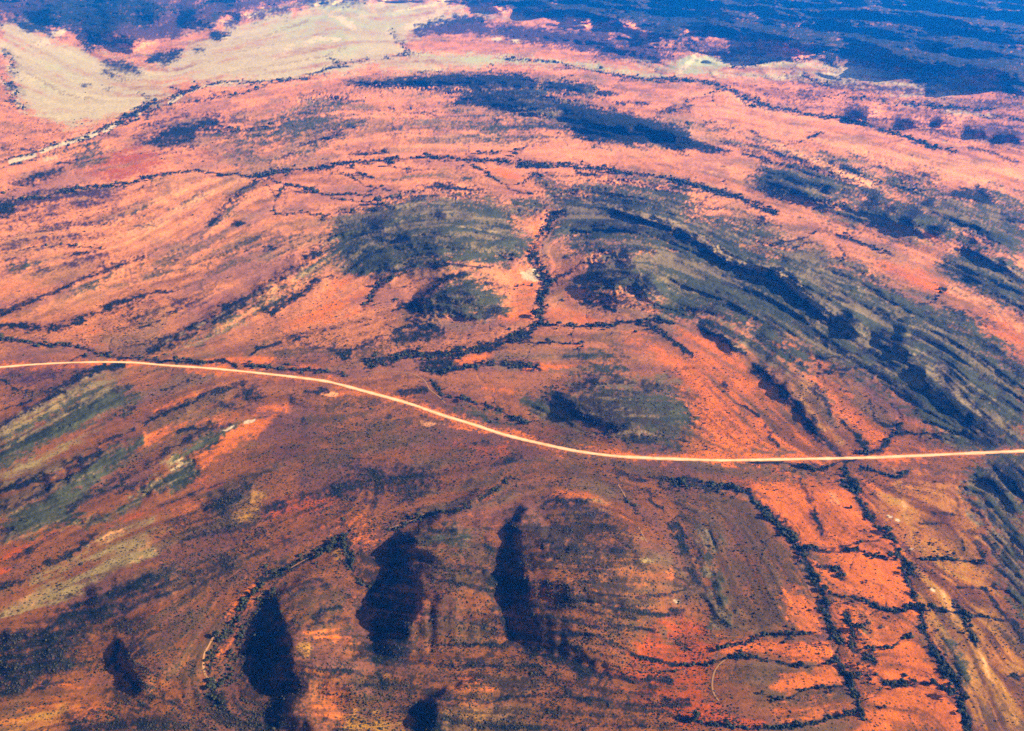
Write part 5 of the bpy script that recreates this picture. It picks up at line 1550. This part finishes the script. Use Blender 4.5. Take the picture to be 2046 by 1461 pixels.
LONE = [('I', 1110, 292, 3.4, 'lone dark tree on the orange strip west of the straight creek line'),
        ('I', 1122, 590, 3.2, 'lone dark tree at the corner of the large bare orange flat between creeks'),
        ('I', 1162, 682, 2.6, 'small lone tree just above the cross line of trees on the orange flat'),
        ('I', 1132, 840, 4.2, 'big lone tree on the brownish orange flat below the cross line of trees'),
        ('I', 1252, 800, 4.2, 'big lone tree just below the middle of the cross line of trees'),
        ('I', 1280, 1216, 3.8, 'lone tree just below the thin curved tree line near the bottom edge'),
        ('I', 1228, 1325, 4.6, 'largest lone tree on grey ground near the bottom edge, beside the broad creek'),
        ('I', 770, 745, 2.6, 'small lone tree on bare red soil just west of the broad creek line'),
        ('I', 940, 326, 2.8, 'small lone tree on orange soil east of the bend in the broad creek line'),
        ('I', 1040, 716, 4.4, 'big tree just below the left end of the cross line of trees'),
        ('I', 1120, 600, 2.6, 'small tree touching the lone tree at the corner of the large orange flat'),
        ('I', 790, 1092, 3.0, 'lone tree below the thin curved line over the bright orange flat')]
for n, (t, x, y, r, lb) in enumerate(LONE):
    p = P(t, '%g,%g' % (x, y))
    plant_tree(on_ground(p[:, 0], p[:, 1])[0], r, n * 5 + 1, lb, None)
SHRUB_AREAS = [(lambda u, v: v < 930, 'low dark shrub on the plain above the dirt road', 'shrubs above the road'),
    (lambda u, v: u > 1720 and v < 1200, 'low dark shrub on orange soil beside the straight creek line below the road', 'shrubs east of the straight creek'),
    (lambda u, v: u > 1720, 'low dark shrub on orange soil in the lower right corner', 'shrubs in the orange corner'),
    (lambda u, v: u > 1420 and v > 1270, 'low dark shrub on red soil around the brown loop flat', 'shrubs around the loop flat'),
    (lambda u, v: u > 1420, 'low dark shrub on the grey brown plain inside the broad creek bend', 'shrubs on the grey brown plain'),
    (lambda u, v: u > 1060 and v > 1300, 'low dark shrub on deep red banded slope below the brown dome', 'shrubs on the red slope'),
    (lambda u, v: u > 1060, 'low dark shrub on the big brown dome', 'shrubs on the brown dome'),
    (lambda u, v: u > 720 and v > 1330, 'low dark shrub on the brown slope along the bottom edge below the middle scarp', 'shrubs on the bottom slope'),
    (lambda u, v: u > 720, 'low dark shrub between the two dark middle scarps', 'shrubs between the middle scarps'),
    (lambda u, v: u > 400 and v > 1180, 'low dark shrub on orange soil around the left dark scarp', 'shrubs around the left scarp'),
    (lambda u, v: u > 400, 'low dark shrub on purple brown rises above the dark scarps', 'shrubs above the scarps'),
    (lambda u, v: v > 1350, 'low dark shrub on the ochre ground of the lower left corner', 'shrubs in the ochre corner'),
    (lambda u, v: True, 'low dark shrub on the pale khaki and red ridges of the lower left', 'shrubs on the left ridges')]
bush_protos = {}
for n, i in enumerate(s_ord[:NI]):
    for test, lb, gp in SHRUB_AREAS:
        if test(su_[i], sv_[i]): break
    if n % 6 not in bush_protos:
        o = bush_protos[n % 6] = link('shrub', bushes[n % 6], None)
    else:
        o = copy_of(bush_protos[n % 6])
    o.location = sp[i] + np.array((0, 0, 0.2 * sr[i])); o.scale = (sr[i],) * 3; o.rotation_euler = (0, 0, rng.uniform(0, 6.28))
    o['label'] = lb; o['category'] = 'shrub'; o['group'] = gp
print('planted', round(time.time() - T0, 1))

# ---- haze: even air round the whole site
hm = bpy.data.materials.new('haze'); hm.use_nodes = True
hn = hm.node_tree
hn.nodes.remove(hn.nodes['Principled BSDF'])
pv = hn.nodes.new('ShaderNodeVolumePrincipled')
pv.inputs['Color'].default_value = HAZE_COLOR + (1,)
pv.inputs['Absorption Color'].default_value = (1, 1, 1, 1)
pv.inputs['Density'].default_value = HAZE_DENSITY
pv.inputs['Anisotropy'].default_value = 0.255
hn.links.new(pv.outputs[0], hn.nodes['Material Output'].inputs['Volume'])
ex = float(max(np.abs(GX).max(), np.abs(GY).max()) + 500)
y0 = float(GY.min() - 500)
z0, z1 = float(GH.min() - 1), float(max(CAM_H, GH.max()) + 15)
vb = np.array([(x, y, z) for z in (z0, z1) for y in (y0, ex) for x in (-ex, ex)])
fb = np.array([(0, 2, 1), (1, 2, 3), (4, 5, 6), (5, 7, 6), (0, 1, 4), (1, 5, 4), (2, 6, 3), (3, 6, 7), (0, 4, 2), (2, 4, 6), (1, 3, 5), (3, 7, 5)])
link('haze', raw_mesh('haze', vb, fb), hm, kind='stuff', label='pale blue air haze over the far plain and ranges')
print('done', round(time.time() - T0, 1))
